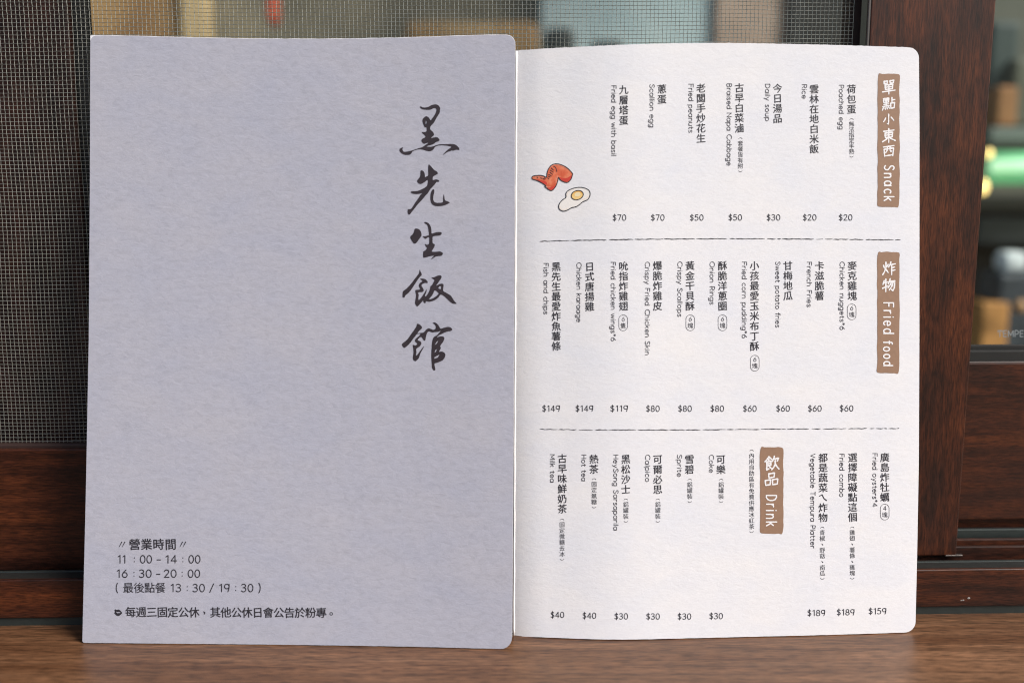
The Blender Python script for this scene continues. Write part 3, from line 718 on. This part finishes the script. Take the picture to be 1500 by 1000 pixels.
# ------------------------------------------------------------------ white page: dishes
dishes = [
 # chinese, x, first y, last y, english, centre x, y0, y1
 ('荷包蛋', 1247.2, 131.0, 160.5, 'Poached egg', 1231.5, 124.8, 189.5),
 ('雲林在地白米飯', 1192.6, 131.0, 218.5, 'Rice', 1177.2, 124.0, 144.6),
 ('今日湯品', 1139.0, 130.0, 174.0, 'Daily soup', 1123.5, 123.2, 177.2),
 ('古早白菜滷', 1083.0, 129.2, 188.0, 'Braised Napa Cabbage', 1067.2, 122.8, 242.5),
 ('老闆手炒花生', 1026.8, 129.7, 203.0, 'Fried peanuts', 1011.2, 123.2, 194.5),
 ('蔥蛋', 969.6, 131.0, 145.9, 'Scallion egg', 954.2, 123.8, 186.5),
 ('九層塔蛋', 913.7, 132.0, 176.8, 'Fried egg with basil', 898.2, 125.5, 228.0),
 ('黑先生最愛炸魚薯條', 814.8, 390.8, 507.0, 'Fish and chips', 798.9, 385.4, 460.0),
 ('日式唐揚雞', 863.8, 390.8, 449.2, 'Chicken karaage', 847.2, 384.6, 471.4),
 ('吮指炸雞翅', 913.4, 390.0, 448.6, 'Fried chicken wings*6', 897.4, 383.8, 499.4),
 ('爆脆炸雞皮', 963.2, 389.4, 448.4, 'Crispy Fried Chicken Skin', 947.4, 383.6, 519.4),
 ('黃金干貝酥', 1010.8, 389.4, 448.4, 'Crispy Scallops', 995.0, 383.2, 463.6),
 ('酥脆洋蔥圈', 1058.4, 389.4, 448.4, 'Onion Rings', 1042.2, 383.2, 446.0),
 ('小孩最愛玉米布丁酥', 1105.2, 389.4, 507.2, 'Fried corn pudding*6', 1089.4, 383.4, 495.0),
 ('甘梅地瓜', 1154.2, 389.4, 433.4, 'Sweet potato fries', 1138.4, 383.2, 479.4),
 ('卡滋脆薯', 1200.4, 389.4, 433.4, 'French Fries', 1184.5, 383.6, 449.4),
 ('麥克雞塊', 1248.3, 389.4, 433.6, 'Chicken nuggets*6', 1232.6, 383.4, 483.0),
 ('古早味鮮奶茶', 823.7, 671.5, 745.0, 'Milk tea', 808.4, 665.0, 706.0),
 ('熱茶', 870.0, 672.2, 687.0, 'Hot tea', 854.4, 665.6, 704.0),
 ('黑松沙士', 916.7, 672.4, 716.6, 'HeySong Sarsaparila', 901.2, 665.6, 776.0),
 ('可爾必思', 963.5, 672.6, 716.8, 'Calpico', 947.8, 665.6, 705.0),
 ('雪碧', 1010.0, 672.6, 687.4, 'Sprite', 994.4, 665.6, 697.6),
 ('可樂', 1056.0, 672.8, 687.6, 'Coke', 1041.2, 665.8, 691.6),
 ('都是蔬菜ㄟ炸物', 1205.7, 670.4, 757.8, 'Vegetable Tempura Platter', 1189.7, 664.2, 802.0),
 ('選擇障礙點這個', 1249.0, 670.0, 757.2, 'Fried combo', 1232.2, 664.2, 727.0),
 ('廣島炸牡蠣', 1296.0, 669.8, 728.0, 'Fried oysters*4', 1280.6, 663.4, 741.6),
]
for ch, x, y0, y1, en, ex, e0, e1 in dishes:
    ik = Ink(leafR); vcol(ik, ch, x, y0, y1, 12.4, 0.014, 0.08); ik.build('dish_name', M_INK, menuR)
    ik = Ink(leafR); latin(ik, en, e0, e1, ex - 2.3, 0.93, 0.92, True); ik.build('english_name', M_INKL, menuR)
notes = [
 ('（無法指定半熟）', 1247.4, 173.8, 230.4), ('（套餐皆有附）', 1084.6, 202.0, 251.8),
 ('（固定微糖去冰）', 823.4, 759.4, 819.8), ('（固定無糖）', 870.3, 700.4, 743.4),
 ('（鋁罐裝）', 916.9, 730.0, 764.4), ('（鋁罐裝）', 963.7, 730.0, 764.4), ('（鋁罐裝）', 1010.4, 701.0, 735.4), ('（鋁罐裝）', 1056.4, 701.0, 735.4),
 ('（內用自助區有免費供應冰紅茶）', 1101.0, 658.4, 779.4),
 ('（青椒、野菇、南瓜）', 1204.6, 771.2, 847.8), ('（雞翅、薯條、雞塊）', 1248.4, 771.0, 847.4),
]
for t, x, y0, y1 in notes:
    ik = Ink(leafR); vcol(ik, t, x, y0, y1, 7.4, 0.0, 0.08); ik.build('bracketed_note', M_INK, menuR)
badges = [('6隻', 913.0, 472.6), ('6塊', 1011.2, 472.6), ('6塊', 1058.4, 472.6), ('6塊', 1105.7, 531.6), ('6塊', 1247.6, 456.6), ('4塊', 1296.0, 749.4)]
for t, x, y in badges:
    ik = Ink(leafR); r_ = 6.4
    loop = [(x + r_ * math.cos(R(a)), y - 5.2 + r_ * math.sin(R(a))) for a in range(180, 361, 20)] + [(x + r_ * math.cos(R(a)), y + 5.2 + r_ * math.sin(R(a))) for a in range(0, 181, 20)]
    ik.stroke(loop, 0.6, True)
    latin(ik, t[0], x - 2.0, x + 2.2, y - 2.4, 0.86, 0.75)
    cjk(ik, t[1], x, y + 4.2, 7.6, 0.006, 0.08)
    ik.build('portion_badge', M_INKL, menuR)
prices = [(907.4, 318.8, '$70'), (963.5, 318.8, '$70'), (1020.6, 318.8, '$50'), (1077.0, 318.6, '$50'), (1133.0, 318.6, '$30'), (1186.0, 318.6, '$20'), (1238.6, 318.6, '$20'),
 (807.4, 598, '$149'), (856.2, 598, '$149'), (907.0, 598, '$119'), (956.4, 598.2, '$80'), (1003.4, 598.2, '$80'), (1050.6, 598.2, '$80'), (1098.4, 598.2, '$60'), (1147.0, 598, '$60'), (1193.6, 598, '$60'), (1240.0, 597.8, '$60'),
 (816.6, 899.8, '$40'), (863.4, 901, '$40'), (910.0, 902, '$30'), (956.6, 902.2, '$30'), (1002.6, 902.2, '$30'), (1049.0, 901.6, '$30'),
 (1195.8, 897, '$189'), (1238.8, 896, '$189'), (1285.4, 894.4, '$159')]
for x, y, t in prices:
    w = 19.4 if len(t) == 3 else 25.6
    ik = Ink(leafR); latin(ik, t, x - w / 2, x + w / 2, y + 4.1, 1.16, 1.05); ik.build('price', M_INK, menuR)

# ragged dashed rules
def rule(y_pts, x0, x1, seed):
    rnd = random.Random(seed); ik = Ink(leafR); x = x0
    while x < x1:
        L = rnd.uniform(9, 55) if rnd.random() < 0.8 else rnd.uniform(3, 8)
        xe = min(x + L, x1); n = max(2, int((xe - x) / 3.5)); pts = []; ws = []
        for i in range(n + 1):
            xx = x + (xe - x) * i / n
            pts.append((xx, interp(y_pts, xx) + rnd.uniform(-0.35, 0.35))); ws.append(rnd.uniform(0.55, 1.5))
        ws[0] *= 0.4; ws[-1] *= 0.4
        ik.stroke(pts, ws); x = xe + rnd.choice([0.8, 1.2, 2.2, 3.6])
    ik.build('divider_rule', M_INK, menuR)
rule([(791, 353.4), (850, 352.0), (960, 350.2), (1060, 349.6), (1200, 350.2), (1319, 351.4)], 791, 1319, 5)
rule([(791, 628.4), (870, 629.2), (1000, 629.4), (1100, 628.4), (1317, 627.0)], 791, 1317, 9)

# brush-written heading characters: strokes on a 20 x 20 field
BR = {
 '單': '3,1 3,4.5|3,1 8,1 7.5,4.3|3,4.5 7.8,4.3|11.6,1 11.8,4.5|11.6,1 17,0.8 16.4,4.2|11.8,4.5 16.6,4.2|4.5,6.7 4.8,13|4.5,6.7 15.6,6.4 15,13|4.8,9.8 15.2,9.6|4.8,13 15,12.8|0.8,16.2 19.2,15.3|10,6.6 10,20.3',
 '點': '2,1.5 2.4,7.5|2,1.5 10.2,1.2 9.5,7.5|4.2,3.3 5,5.4|8,3 7.4,5.2|2.4,7.5 9.6,7.3|6.1,1.5 6.1,13|2.4,10.4 9.8,10|0.8,13.4 10.8,12.6|1.7,15.3 0.2,19|4.4,15.5 4.9,18.2|7.2,15.2 8.1,17.8|9.6,14.6 11.4,17|15,0.8 15,9|15,4.6 19.6,4.2|12.8,9.4 13.3,17.6|12.8,9.4 19,8.9 18.2,17|13.3,17.2 18.4,16.8',
 '小': '10,0.8 10,10 9.8,18 7.6,16.2|4.8,6.8 3.6,10 1.2,13|14.4,6.4 16.8,9 19,12.4',
 '東': '2.6,3.6 17.8,3|4.6,6.4 5,13|4.6,6.4 15.6,6 15,13|5,9.6 15.2,9.4|5,13 15.2,12.7|10,0.3 10,20.5|9.5,12.6 6,15.8 0.6,18.8|10.6,12.6 14,15.6 19.6,18.6',
 '西': '1.2,2.8 18.8,2|7.8,2.6 7.4,9 5,12.2|12.2,2.4 12.2,9.6 13.4,11 15.2,10.4|2.4,6.6 3.4,18.4|2.4,6.6 17.8,5.8 16.6,18.2|3.4,17.4 16.8,16.8',
 '炸': '2,5 3.2,8.8|8.8,4.2 6.4,8|5.6,0.8 5.3,9 3.6,14 0.6,18.8|5.4,10.8 8.8,16.2|12.8,0.8 11.6,4.6 9.2,8.4|11.2,5.2 19.4,4.3|13.8,5 13.8,19.8|13.8,9.6 18.4,9|13.8,13.8 18.8,13.1',
 '物': '3.4,2.8 1.4,8.4|2.4,6.3 9,5.2|5.8,0.8 5.7,19.2|0.8,13.8 9.2,10.8|12.2,0.8 11,4.8 9.2,8.4|11,5.2 19,4.4 18,15 16.2,18.8 14.2,16.8|14.2,5.2 12.4,9.6 8.8,13.8|16.8,5 14.6,12 10.6,17.4',
 '飲': '6,0.6 4,3.8 0.4,7.2|6,0.8 8,3 10.6,5.2|5.8,4.4 5.9,7|3,7.6 3,19 6.2,17.2|3,7.6 9,7.2 8.6,13|3,10.4 8.6,10.1|3,13.1 8.6,12.9|6,13.6 9.8,17.8|13.6,0.8 12.8,4 10.8,7.8|12.8,4.8 19.4,4 17.6,8|15,7 14.4,12.4 12.8,16 9.8,19.2|14.8,10.6 16.6,15 20,19.2',
 '品': '6,1.6 6.5,7.6|6,1.6 14.6,1.1 13.8,7.4|6.5,7.5 14,7.2|1,10.8 1.7,18|1,10.8 8.6,10.4 8,17.8|1.7,17.8 8.2,17.6|11.4,10.7 11.9,18|11.4,10.7 19.4,10.2 18.6,17.6|11.9,17.9 18.8,17.5',
}
def brush_char(ik, ch, cx, cy, size, w=2.45):
    k = size / 20.0
    for st in BR[ch].split('|'):
        P = [tuple(float(a) for a in p.split(',')) for p in st.split()]
        q = []
        for (ax, ay), (bx, by) in zip(P, P[1:]):
            for i in range(4):
                t = i / 4; q.append((ax + (bx - ax) * t, ay + (by - ay) * t))
        q.append(P[-1]); n = len(q)
        ws = [w * k * ((1.22 - 0.75 * min(1, 3 * i / n)) if i * 3 < n else (0.72 + 0.35 * math.sin(i / n * 5) ** 2)) * random.uniform(0.9, 1.1) for i in range(n)]
        ws[0] *= 0.75; ws[-1] *= 0.75
        ws = [max(x, w * k * 0.62) for x in ws]
        ik.stroke([(cx + (x - 10) * k + random.uniform(-.05, .05), cy + (y - 10) * k - 0.10 * (x - 10) * k) for x, y in q], ws)

# brown brushed section labels
def plaque(x0, x1, y0, y1, seed, cj, lat_words):
    rnd = random.Random(seed)
    pts = []
    def edge(ax, ay, bx, by, n):
        for i in range(n):
            t = i / n; pts.append((ax + (bx - ax) * t + (rnd.uniform(-0.5, 0.5) if ax == bx else 0), ay + (by - ay) * t + (rnd.uniform(-0.4, 0.4) if ay == by else 0)))
    edge(x0 + 1.8, y0, x1 - 1.8, y0, 6); edge(x1, y0 + 1.8, x1, y1 - 1.8, int((y1 - y0) / 9)); edge(x1 - 1.8, y1, x0 + 1.8, y1, 6); edge(x0, y1 - 1.8, x0, y0 + 1.8, int((y1 - y0) / 9))
    ik = Ink(leafR); ik.poly([smooth_loop(pts, 3)]); pl = ik.build('section_label', M_BROWN, menuR, 0.00009)
    ik = Ink(leafR)
    for ch, x, y, s in cj: brush_char(ik, ch, x, y, s)
    for w, a, b, base, un in lat_words: latin(ik, w, a, b, base, un, 1.95, True, gap=3.2, jitter=0.15)
    o = ik.build('heading_lettering', M_WHITE, menuR, 0.00016)
    o.parent = pl; o.matrix_parent_inverse = Matrix.Translation(menuR.location).inverted() @ Matrix.Identity(4)
    o.matrix_parent_inverse = (Matrix.Translation(menuR.location) @ pl.matrix_parent_inverse).inverted()
plaque(1285.4, 1317.6, 108.4, 303.4, 1, [('單', 1301.8, 128, 20), ('點', 1301.6, 152.5, 19), ('小', 1301.4, 175.5, 17), ('東', 1301.6, 198.5, 20), ('西', 1301.6, 221.5, 18)], [('Snack', 242.5, 294.0, 1295.2, 1.95)])
plaque(1284.8, 1317.4, 369.0, 546.4, 2, [('炸', 1302, 393, 20), ('物', 1301.6, 417.6, 20)], [('Fried', 443.0, 488.5, 1294.2, 2.0), ('food', 499.5, 535.5, 1294.0, 1.8)])
plaque(1113.2, 1147.4, 654.6, 781.2, 3, [('飲', 1130.4, 677.8, 21), ('品', 1129.8, 701.6, 20)], [('Drink', 724.6, 769.5, 1122.4, 2.05)])

# fried chicken wing drawing
KW = 11.11
def ZW(p): return Z(p, 770, 230, KW)
wing = [(105,330),(130,310),(220,300),(290,310),(340,330),(350,260),(370,200),(410,145),(460,118),(530,115),(610,140),(690,190),(760,265),(760,300),(735,370),(680,415),(620,405),(565,375),(535,335),(520,400),(490,480),(430,545),(370,530),(310,480),(330,470),(290,440),(230,405),(160,375),(110,360)]
ik = Ink(leafR); wl_ = smooth_loop(ZW(wing), 3); ik.poly([ZW([p for p in wing if p != (310,480)])]); wg = ik.build('wing_drawing', M_WING, menuR, 0.00009)
def sub(ik, name, mat, parent, lift):
    o = ik.build(name, mat, menuR, lift); o.parent = parent
    o.matrix_parent_inverse = (Matrix.Translation(menuR.location) @ parent.matrix_parent_inverse).inverted(); return o
ik = Ink(leafR); ik.poly([smooth_loop(ZW([(550,330),(600,345),(680,340),(745,300),(735,360),(680,402),(620,395),(570,365)]), 3)])
ik.poly([smooth_loop(ZW([(345,505),(400,500),(470,470),(480,480),(430,532),(375,520)]), 3)]); ik.poly([smooth_loop(ZW([(170,360),(240,375),(330,400),(350,450),(300,435),(230,395)]), 3)])
sub(ik, 'red_shading', M_WINGRED, wg, 0.00011)
ik = Ink(leafR); ik.stroke(smooth_pts(ZW([(400,180),(450,135),(530,130),(600,155),(680,205)]), 3), [0.4] + [0.9] * 11 + [0.3]); ik.stroke(smooth_pts(ZW([(515,310),(500,380),(495,420)]), 3), 1.1)
ik.stroke(smooth_pts(ZW([(150,335),(240,325),(320,345)]), 3), 1.2); ik.stroke(ZW([(320,470),(370,495),(400,490)]), 0.9)
sub(ik, 'highlight', M_WINGHI, wg, 0.00013)
ik = Ink(leafR); ik.stroke(wl_, 1.25, True)
for p in ([(455,155),(490,175),(510,240)], [(415,180),(455,215)], [(400,215),(450,250)], [(395,250),(440,285)], [(375,285),(420,310)], [(370,315),(400,330)], [(360,340),(380,360)]):
    ik.stroke(smooth_pts(ZW(p), 2) if len(p) > 2 else ZW(p), 1.0)
for p in ([(185,325),(200,345)], [(245,340),(262,352)], [(280,345),(310,365)], [(300,340),(330,350)]): ik.stroke(ZW(p), 0.9)
sub(ik, 'outline', M_INK, wg, 0.00015)
egg = [(655,600),(690,550),(780,510),(880,495),(970,510),(1030,545),(1050,600),(1035,660),(1000,700),(930,730),(870,780),(820,810),(750,825),(690,860),(620,882),(560,860),(538,815),(550,760),(600,700),(655,660)]
el_ = smooth_loop(ZW(egg), 3)
ik = Ink(leafR); ik.poly([el_]); eg = ik.build('egg_drawing', M_EGG, menuR, 0.00009)
ik = Ink(leafR); ik.stroke(smooth_pts(ZW([(560,810),(580,850),(640,855),(690,835)]), 3), 0.9); ik.stroke(smooth_pts(ZW([(920,695),(990,670),(1020,640)]), 3), 1.3); ik.stroke(smooth_pts(ZW([(670,640),(680,600),(720,560)]), 3), 0.8)
sub(ik, 'cream_shading', M_EGGSH, eg, 0.00011)
yk = []
for i in range(20):
    a = i / 20 * math.tau; x, y = 100 * math.cos(a), 74 * math.sin(a); c_, s_ = math.cos(-0.3), math.sin(-0.3)
    yk.append((840 + x * c_ - y * s_, 622 + x * s_ + y * c_))
ik = Ink(leafR); ik.poly([ZW(yk)]); sub(ik, 'yolk', M_YOLK, eg, 0.00011)
ik = Ink(leafR); ik.poly([[(lambda q: q)(p) for p in ZW([(840 + (x - 840) * 0.5 + 5, 622 + (y - 622) * 0.5 - 12) for x, y in yk])]]); sub(ik, 'yolk_highlight', M_YOLKHI, eg, 0.00013)
ik = Ink(leafR); ik.stroke(el_, 1.3, True); ik.stroke(ZW(yk), 1.35, True); sub(ik, 'outline', M_INK, eg, 0.00015)

# ------------------------------------------------------------------ lettering on the glass
bmv, bmf = [], []
class Flat(Ink):
    def build(s, name, mat, parent, w):
        V = []
        for x, y, dz in s.v:
            u, z = wloc(x, y, w - dz); V.append((u, w - dz, z))
        return mesh_obj(name, V, s.f, mat, parent)
fl = Flat(None); latin(fl, 'TEMPE', 1461.5, 1499.0, 493.0, 1.22, 1.3, gap=1.6)
for x in (1462.2, 1468.0): fl.stroke([(x, 484.6), (x, 486.8)], 1.0)
M_ETCH = plain('etched white lettering', (0.24, 0.27, 0.28), 0.7)
fl.build('etched_lettering', M_ETCH, sash, WG + 0.0084)

# ------------------------------------------------------------------ the room behind the glass
def room_box(name, label, cat, px0, px1, py0, py1, y, depth, mat, bev=0.006):
    """a boxy thing whose front face at distance y the photograph shows between these pixels"""
    a = at_y(px0, py0, y); b = at_y(px1, py1, y)
    root = (a.x + b.x) / 2, y + depth / 2, b.z
    bm = box_bm(-(b.x - a.x) / 2, (b.x - a.x) / 2, -depth / 2, depth / 2, 0, a.z - b.z, bev, 3)
    o = bm_obj(name, bm, mat); o.location = root
    return tag(o, label, cat)

def flat_box(name, x0, x1, y0, y1, z0, z1, mat, **k):
    o = bm_obj(name, box_bm(x0, x1, y0, y1, z0, z1, 0.004), mat); return tag(o, **k)

M_BACK = tinted('dim green grey plaster', (0.075, 0.080, 0.055), (0.105, 0.110, 0.078), (0.135, 0.135, 0.095), 4)
flat_box('back_wall', -1.6, 2.2, 2.30, 2.36, -0.75, 2.6, M_BACK, kind='structure')
flat_box('room_floor', -1.6, 2.2, 0.10, 2.30, -0.80, -0.75, plain('dark floor tiles', (0.05, 0.045, 0.04), 0.5), kind='structure')
flat_box('counter_shade_slab', 0.36, 0.80, 0.30, 2.30, 1.30, 1.35, plain('dull white shade slab', (0.45, 0.43, 0.40), 0.8), kind='structure')  # unseen slab added to shade the counter, cut short so sun reaches the panels
M_TAN = tinted('warm tan panelling', (0.26, 0.13, 0.045), (0.42, 0.24, 0.095), (0.56, 0.36, 0.17), 5)
M_GREYB = tinted('grey brown panelling', (0.17, 0.145, 0.10), (0.26, 0.22, 0.15), (0.36, 0.295, 0.19), 5)
M_HONEY = plain('honey wood', (0.66, 0.47, 0.24), 0.5, 0, 0.15, 12)
M_BLUE = tinted('pale blue painted door', (0.36, 0.47, 0.50), (0.46, 0.57, 0.59), (0.56, 0.65, 0.65), 7)
M_PINK = tinted('dusty pink plaster', (0.34, 0.23, 0.17), (0.44, 0.31, 0.235), (0.50, 0.37, 0.29), 8)
M_BLK = plain('dark stained wood', (0.012, 0.010, 0.008), 0.6)
def panel(name, label, cat, px0, px1, y, mat, top=0.75, th=0.05):
    a = at_y(px0, 30, y).x; b = at_y(px1, 30, y).x
    bm = box_bm(-(b - a) / 2, (b - a) / 2, 0, th, 0, top + 0.75, 0.006, 3)
    o = bm_obj(name, bm, mat); o.location = ((a + b) / 2, y, -0.75); return tag(o, label, cat)
panel('wall_panel', 'warm tan wooden panel blurred behind the wire above the grey menu, at its far left', 'wall panel', 60, 262, 1.60, M_TAN)
panel('wooden_post', 'bright honey wood post blurred behind the wire above the grey menu', 'post', 264, 303, 1.58, M_HONEY)
panel('wall_panel', 'grey brown wooden panel blurred behind the wire, just left of the blue door', 'wall panel', 300, 786, 1.66, M_GREYB)
panel('door', 'pale blue door blurred behind the wire above the white menu', 'door', 792, 1046, 1.60, M_BLUE)
panel('pillar', 'dusty pink plaster pillar blurred behind the wire, right of the blue door', 'pillar', 1048, 1152, 1.585, M_PINK)
panel('cabinet', 'almost black cabinet side blurred behind the wire beside the walnut stile', 'cabinet', 1154, 1420, 1.57, M_BLK, th=0.3)
room_box('red_lantern', 'small red hanging cloth lantern blurred behind the wire above the grey menu', 'lantern', 384, 405, -60, 36, 1.45, 0.05, plain('red cloth', (0.62, 0.11, 0.05), 0.6), 0.015)
# low sideboard in front of the panels: reads as the warm band above the grey menu's right corner
room_box('sideboard', 'low honey coloured sideboard blurred behind the wire between the two menus', 'sideboard', 590, 788, 30, 560, 1.50, 0.10, M_TAN, 0.02)
room_box('storage_jar', 'dark jar blurred before the blue door, above the spine of the white menu', 'jar', 797, 842, 38, 140, 1.44, 0.045, plain('dark glazed jar', (0.02, 0.024, 0.022), 0.6), 0.018)
room_box('tray', 'dark tray edge blurred before the blue door, right of the dark jar', 'tray', 868, 912, 59, 140, 1.44, 0.045, plain('dark tray', (0.03, 0.035, 0.035), 0.4), 0.008)

# shop shelf seen through the right-hand pane
Yc = 1.05
cz = at_y(1450, 560, Yc).z
cx0 = at_y(1380, 500, Yc).x
ct = tag(empty('display_counter', (cx0 + 0.25, Yc + 0.2, cz)), 'dark display counter blurred behind the right-hand pane', 'counter')
M_DK = plain('dark counter', (0.016, 0.012, 0.012), 0.45)
def part_box(name, x0, x1, y0, y1, z0, z1, mat, root, bev=0.004):
    rx, ry, rz = root.location
    return bm_obj(name, box_bm(x0 - rx, x1 - rx, y0 - ry, y1 - ry, z0 - rz, z1 - rz, bev), mat, root)
part_box('counter_top', cx0 - 0.05, cx0 + 0.55, Yc - 0.06, Yc + 0.45, cz - 0.03, cz, M_DK, ct)
part_box('counter_front', cx0 - 0.03, cx0 + 0.53, Yc - 0.03, Yc - 0.01, -0.749, cz - 0.031, M_DK, ct)
def zz(py): return at_y(1470, py, Yc).z
def xx(px): return at_y(px, 300, Yc).x
part_box('back_panel', cx0 - 0.05, cx0 + 0.55, Yc + 0.40, Yc + 0.42, cz + 0.001, zz(300), M_DK, ct)
room_box('cardboard_box', 'orange brown cardboard box blurred at the foot of the right-hand pane', 'box', 1440, 1471, 443, 558, Yc, 0.08, plain('kraft card', (0.50, 0.24, 0.07), 0.7, 0, 0.25, 30), 0.004)
room_box('paper_cup', 'white paper cup blurred behind the right-hand pane', 'cup', 1472, 1506, 369, 399, Yc + 0.02, 0.04, plain('white paper cup', (0.74, 0.80, 0.80), 0.5), 0.010)
room_box('cup_stand', 'grey stand under the white paper cup', 'stand', 1464, 1520, 400, 556, Yc + 0.01, 0.07, plain('mottled grey stand', (0.045, 0.055, 0.065), 0.5, 0, 0.5, 30), 0.008)
def ball(name, label, cat, px, py, y, rpx, mat, sz=1.25, group=None):
    c = at_y(px, py, y); e = at_y(px + rpx, py, y)
    bm = bmesh.new(); bmesh.ops.create_uvsphere(bm, u_segments=24, v_segments=14, radius=(e - c).length)
    bmesh.ops.scale(bm, vec=(1, 1, sz), verts=bm.verts)
    o = bm_obj(name, bm, mat, None, True); o.location = c; return tag(o, label, cat, group)
ball('amber_bottle', 'round amber bottle blurred in front of the grey stand', 'bottle', 1494, 449, Yc - 0.03, 9, plain('amber glass', (0.55, 0.30, 0.13), 0.3), 1.2)
# lamps
tubem = plain('green lamp tube', (0.25, 0.7, 0.35), 0.5, emit=((0.16, 0.50, 0.22), 0.5))
def tube_lamp():
    y = 1.22
    root = tag(empty('tube_lamp', at_y(1530, 246, y)), 'glowing green tube lamp blurred behind the right-hand pane', 'lamp')
    for nm, py, rad, mt in (('tube', 246, 24, tubem), ('core', 243, 9, plain('pale green lamp core', (0.6, 0.85, 0.6), 0.5, emit=((0.5, 0.85, 0.52), 0.8)))):
        a = at_y(1455, py, y - (0.03 if nm == 'core' else 0)); b = at_y(1640, py, y - (0.03 if nm == 'core' else 0)); r_ = (at_y(1530, py, y) - at_y(1530, py + rad, y)).length
        bm = bmesh.new(); bmesh.ops.create_cone(bm, cap_ends=True, segments=28, radius1=r_, radius2=r_, depth=(b - a).length)
        bmesh.ops.rotate(bm, verts=bm.verts, matrix=Matrix.Rotation(R(90), 3, 'Y')); bmesh.ops.translate(bm, verts=bm.verts, vec=(a + b) / 2 - root.location)
        bm_obj(nm, bm, mt, root, True)
tube_lamp()
bulbm = plain('warm bulb glass', (1, 0.8, 0.4), 0.4, emit=((1.0, 0.66, 0.20), 1.7))
ball('light_bulb', 'warm glowing bulb beside the left end of the green tube lamp, the upper of two', 'light bulb', 1449, 225, 1.16, 5, bulbm, 1.3, 'warm bulbs beside the green tube lamp')
ball('light_bulb', 'warm glowing bulb beside the left end of the green tube lamp, the lower of two', 'light bulb', 1441, 274, 1.16, 6, bulbm, 1.8, 'warm bulbs beside the green tube lamp')
room_box('lamp_shelf', 'grey shelf board above the green tube lamp behind the right-hand pane', 'shelf', 1450, 1640, 186, 212, 1.30, 0.2, plain('grey shelf', (0.13, 0.16, 0.14), 0.6), 0.006)
room_box('brown_box', 'orange brown box standing on the grey shelf above the green tube lamp', 'box', 1463, 1489, 126, 185.5, 1.32, 0.06, plain('brown box', (0.34, 0.15, 0.05), 0.7), 0.006)
room_box('teal_canister', 'dark teal canister behind the brown box on the grey shelf', 'canister', 1453, 1486, 30, 185, 1.45, 0.05, plain('teal tin', (0.030, 0.052, 0.046), 0.5), 0.010)
room_box('pale_canister', 'pale grey green canister at the right end of the grey shelf', 'canister', 1487, 1530, 84, 185, 1.42, 0.05, plain('pale tin', (0.10, 0.105, 0.070), 0.5, 0, .3, 20), 0.010)
room_box('dark_hood', 'dark box-shaped hood below the green tube lamp', 'hood', 1420, 1640, 284, 312, 1.30, 0.2, plain('dark hood', (0.02, 0.018, 0.014), 0.5), 0.006)
room_box('appliance', 'grey metal appliance below the dark hood behind the right-hand pane', 'appliance', 1430, 1640, 313, 362, 1.32, 0.2, plain('grey appliance', (0.040, 0.048, 0.048), 0.4, 0, 0.5, 14), 0.010)
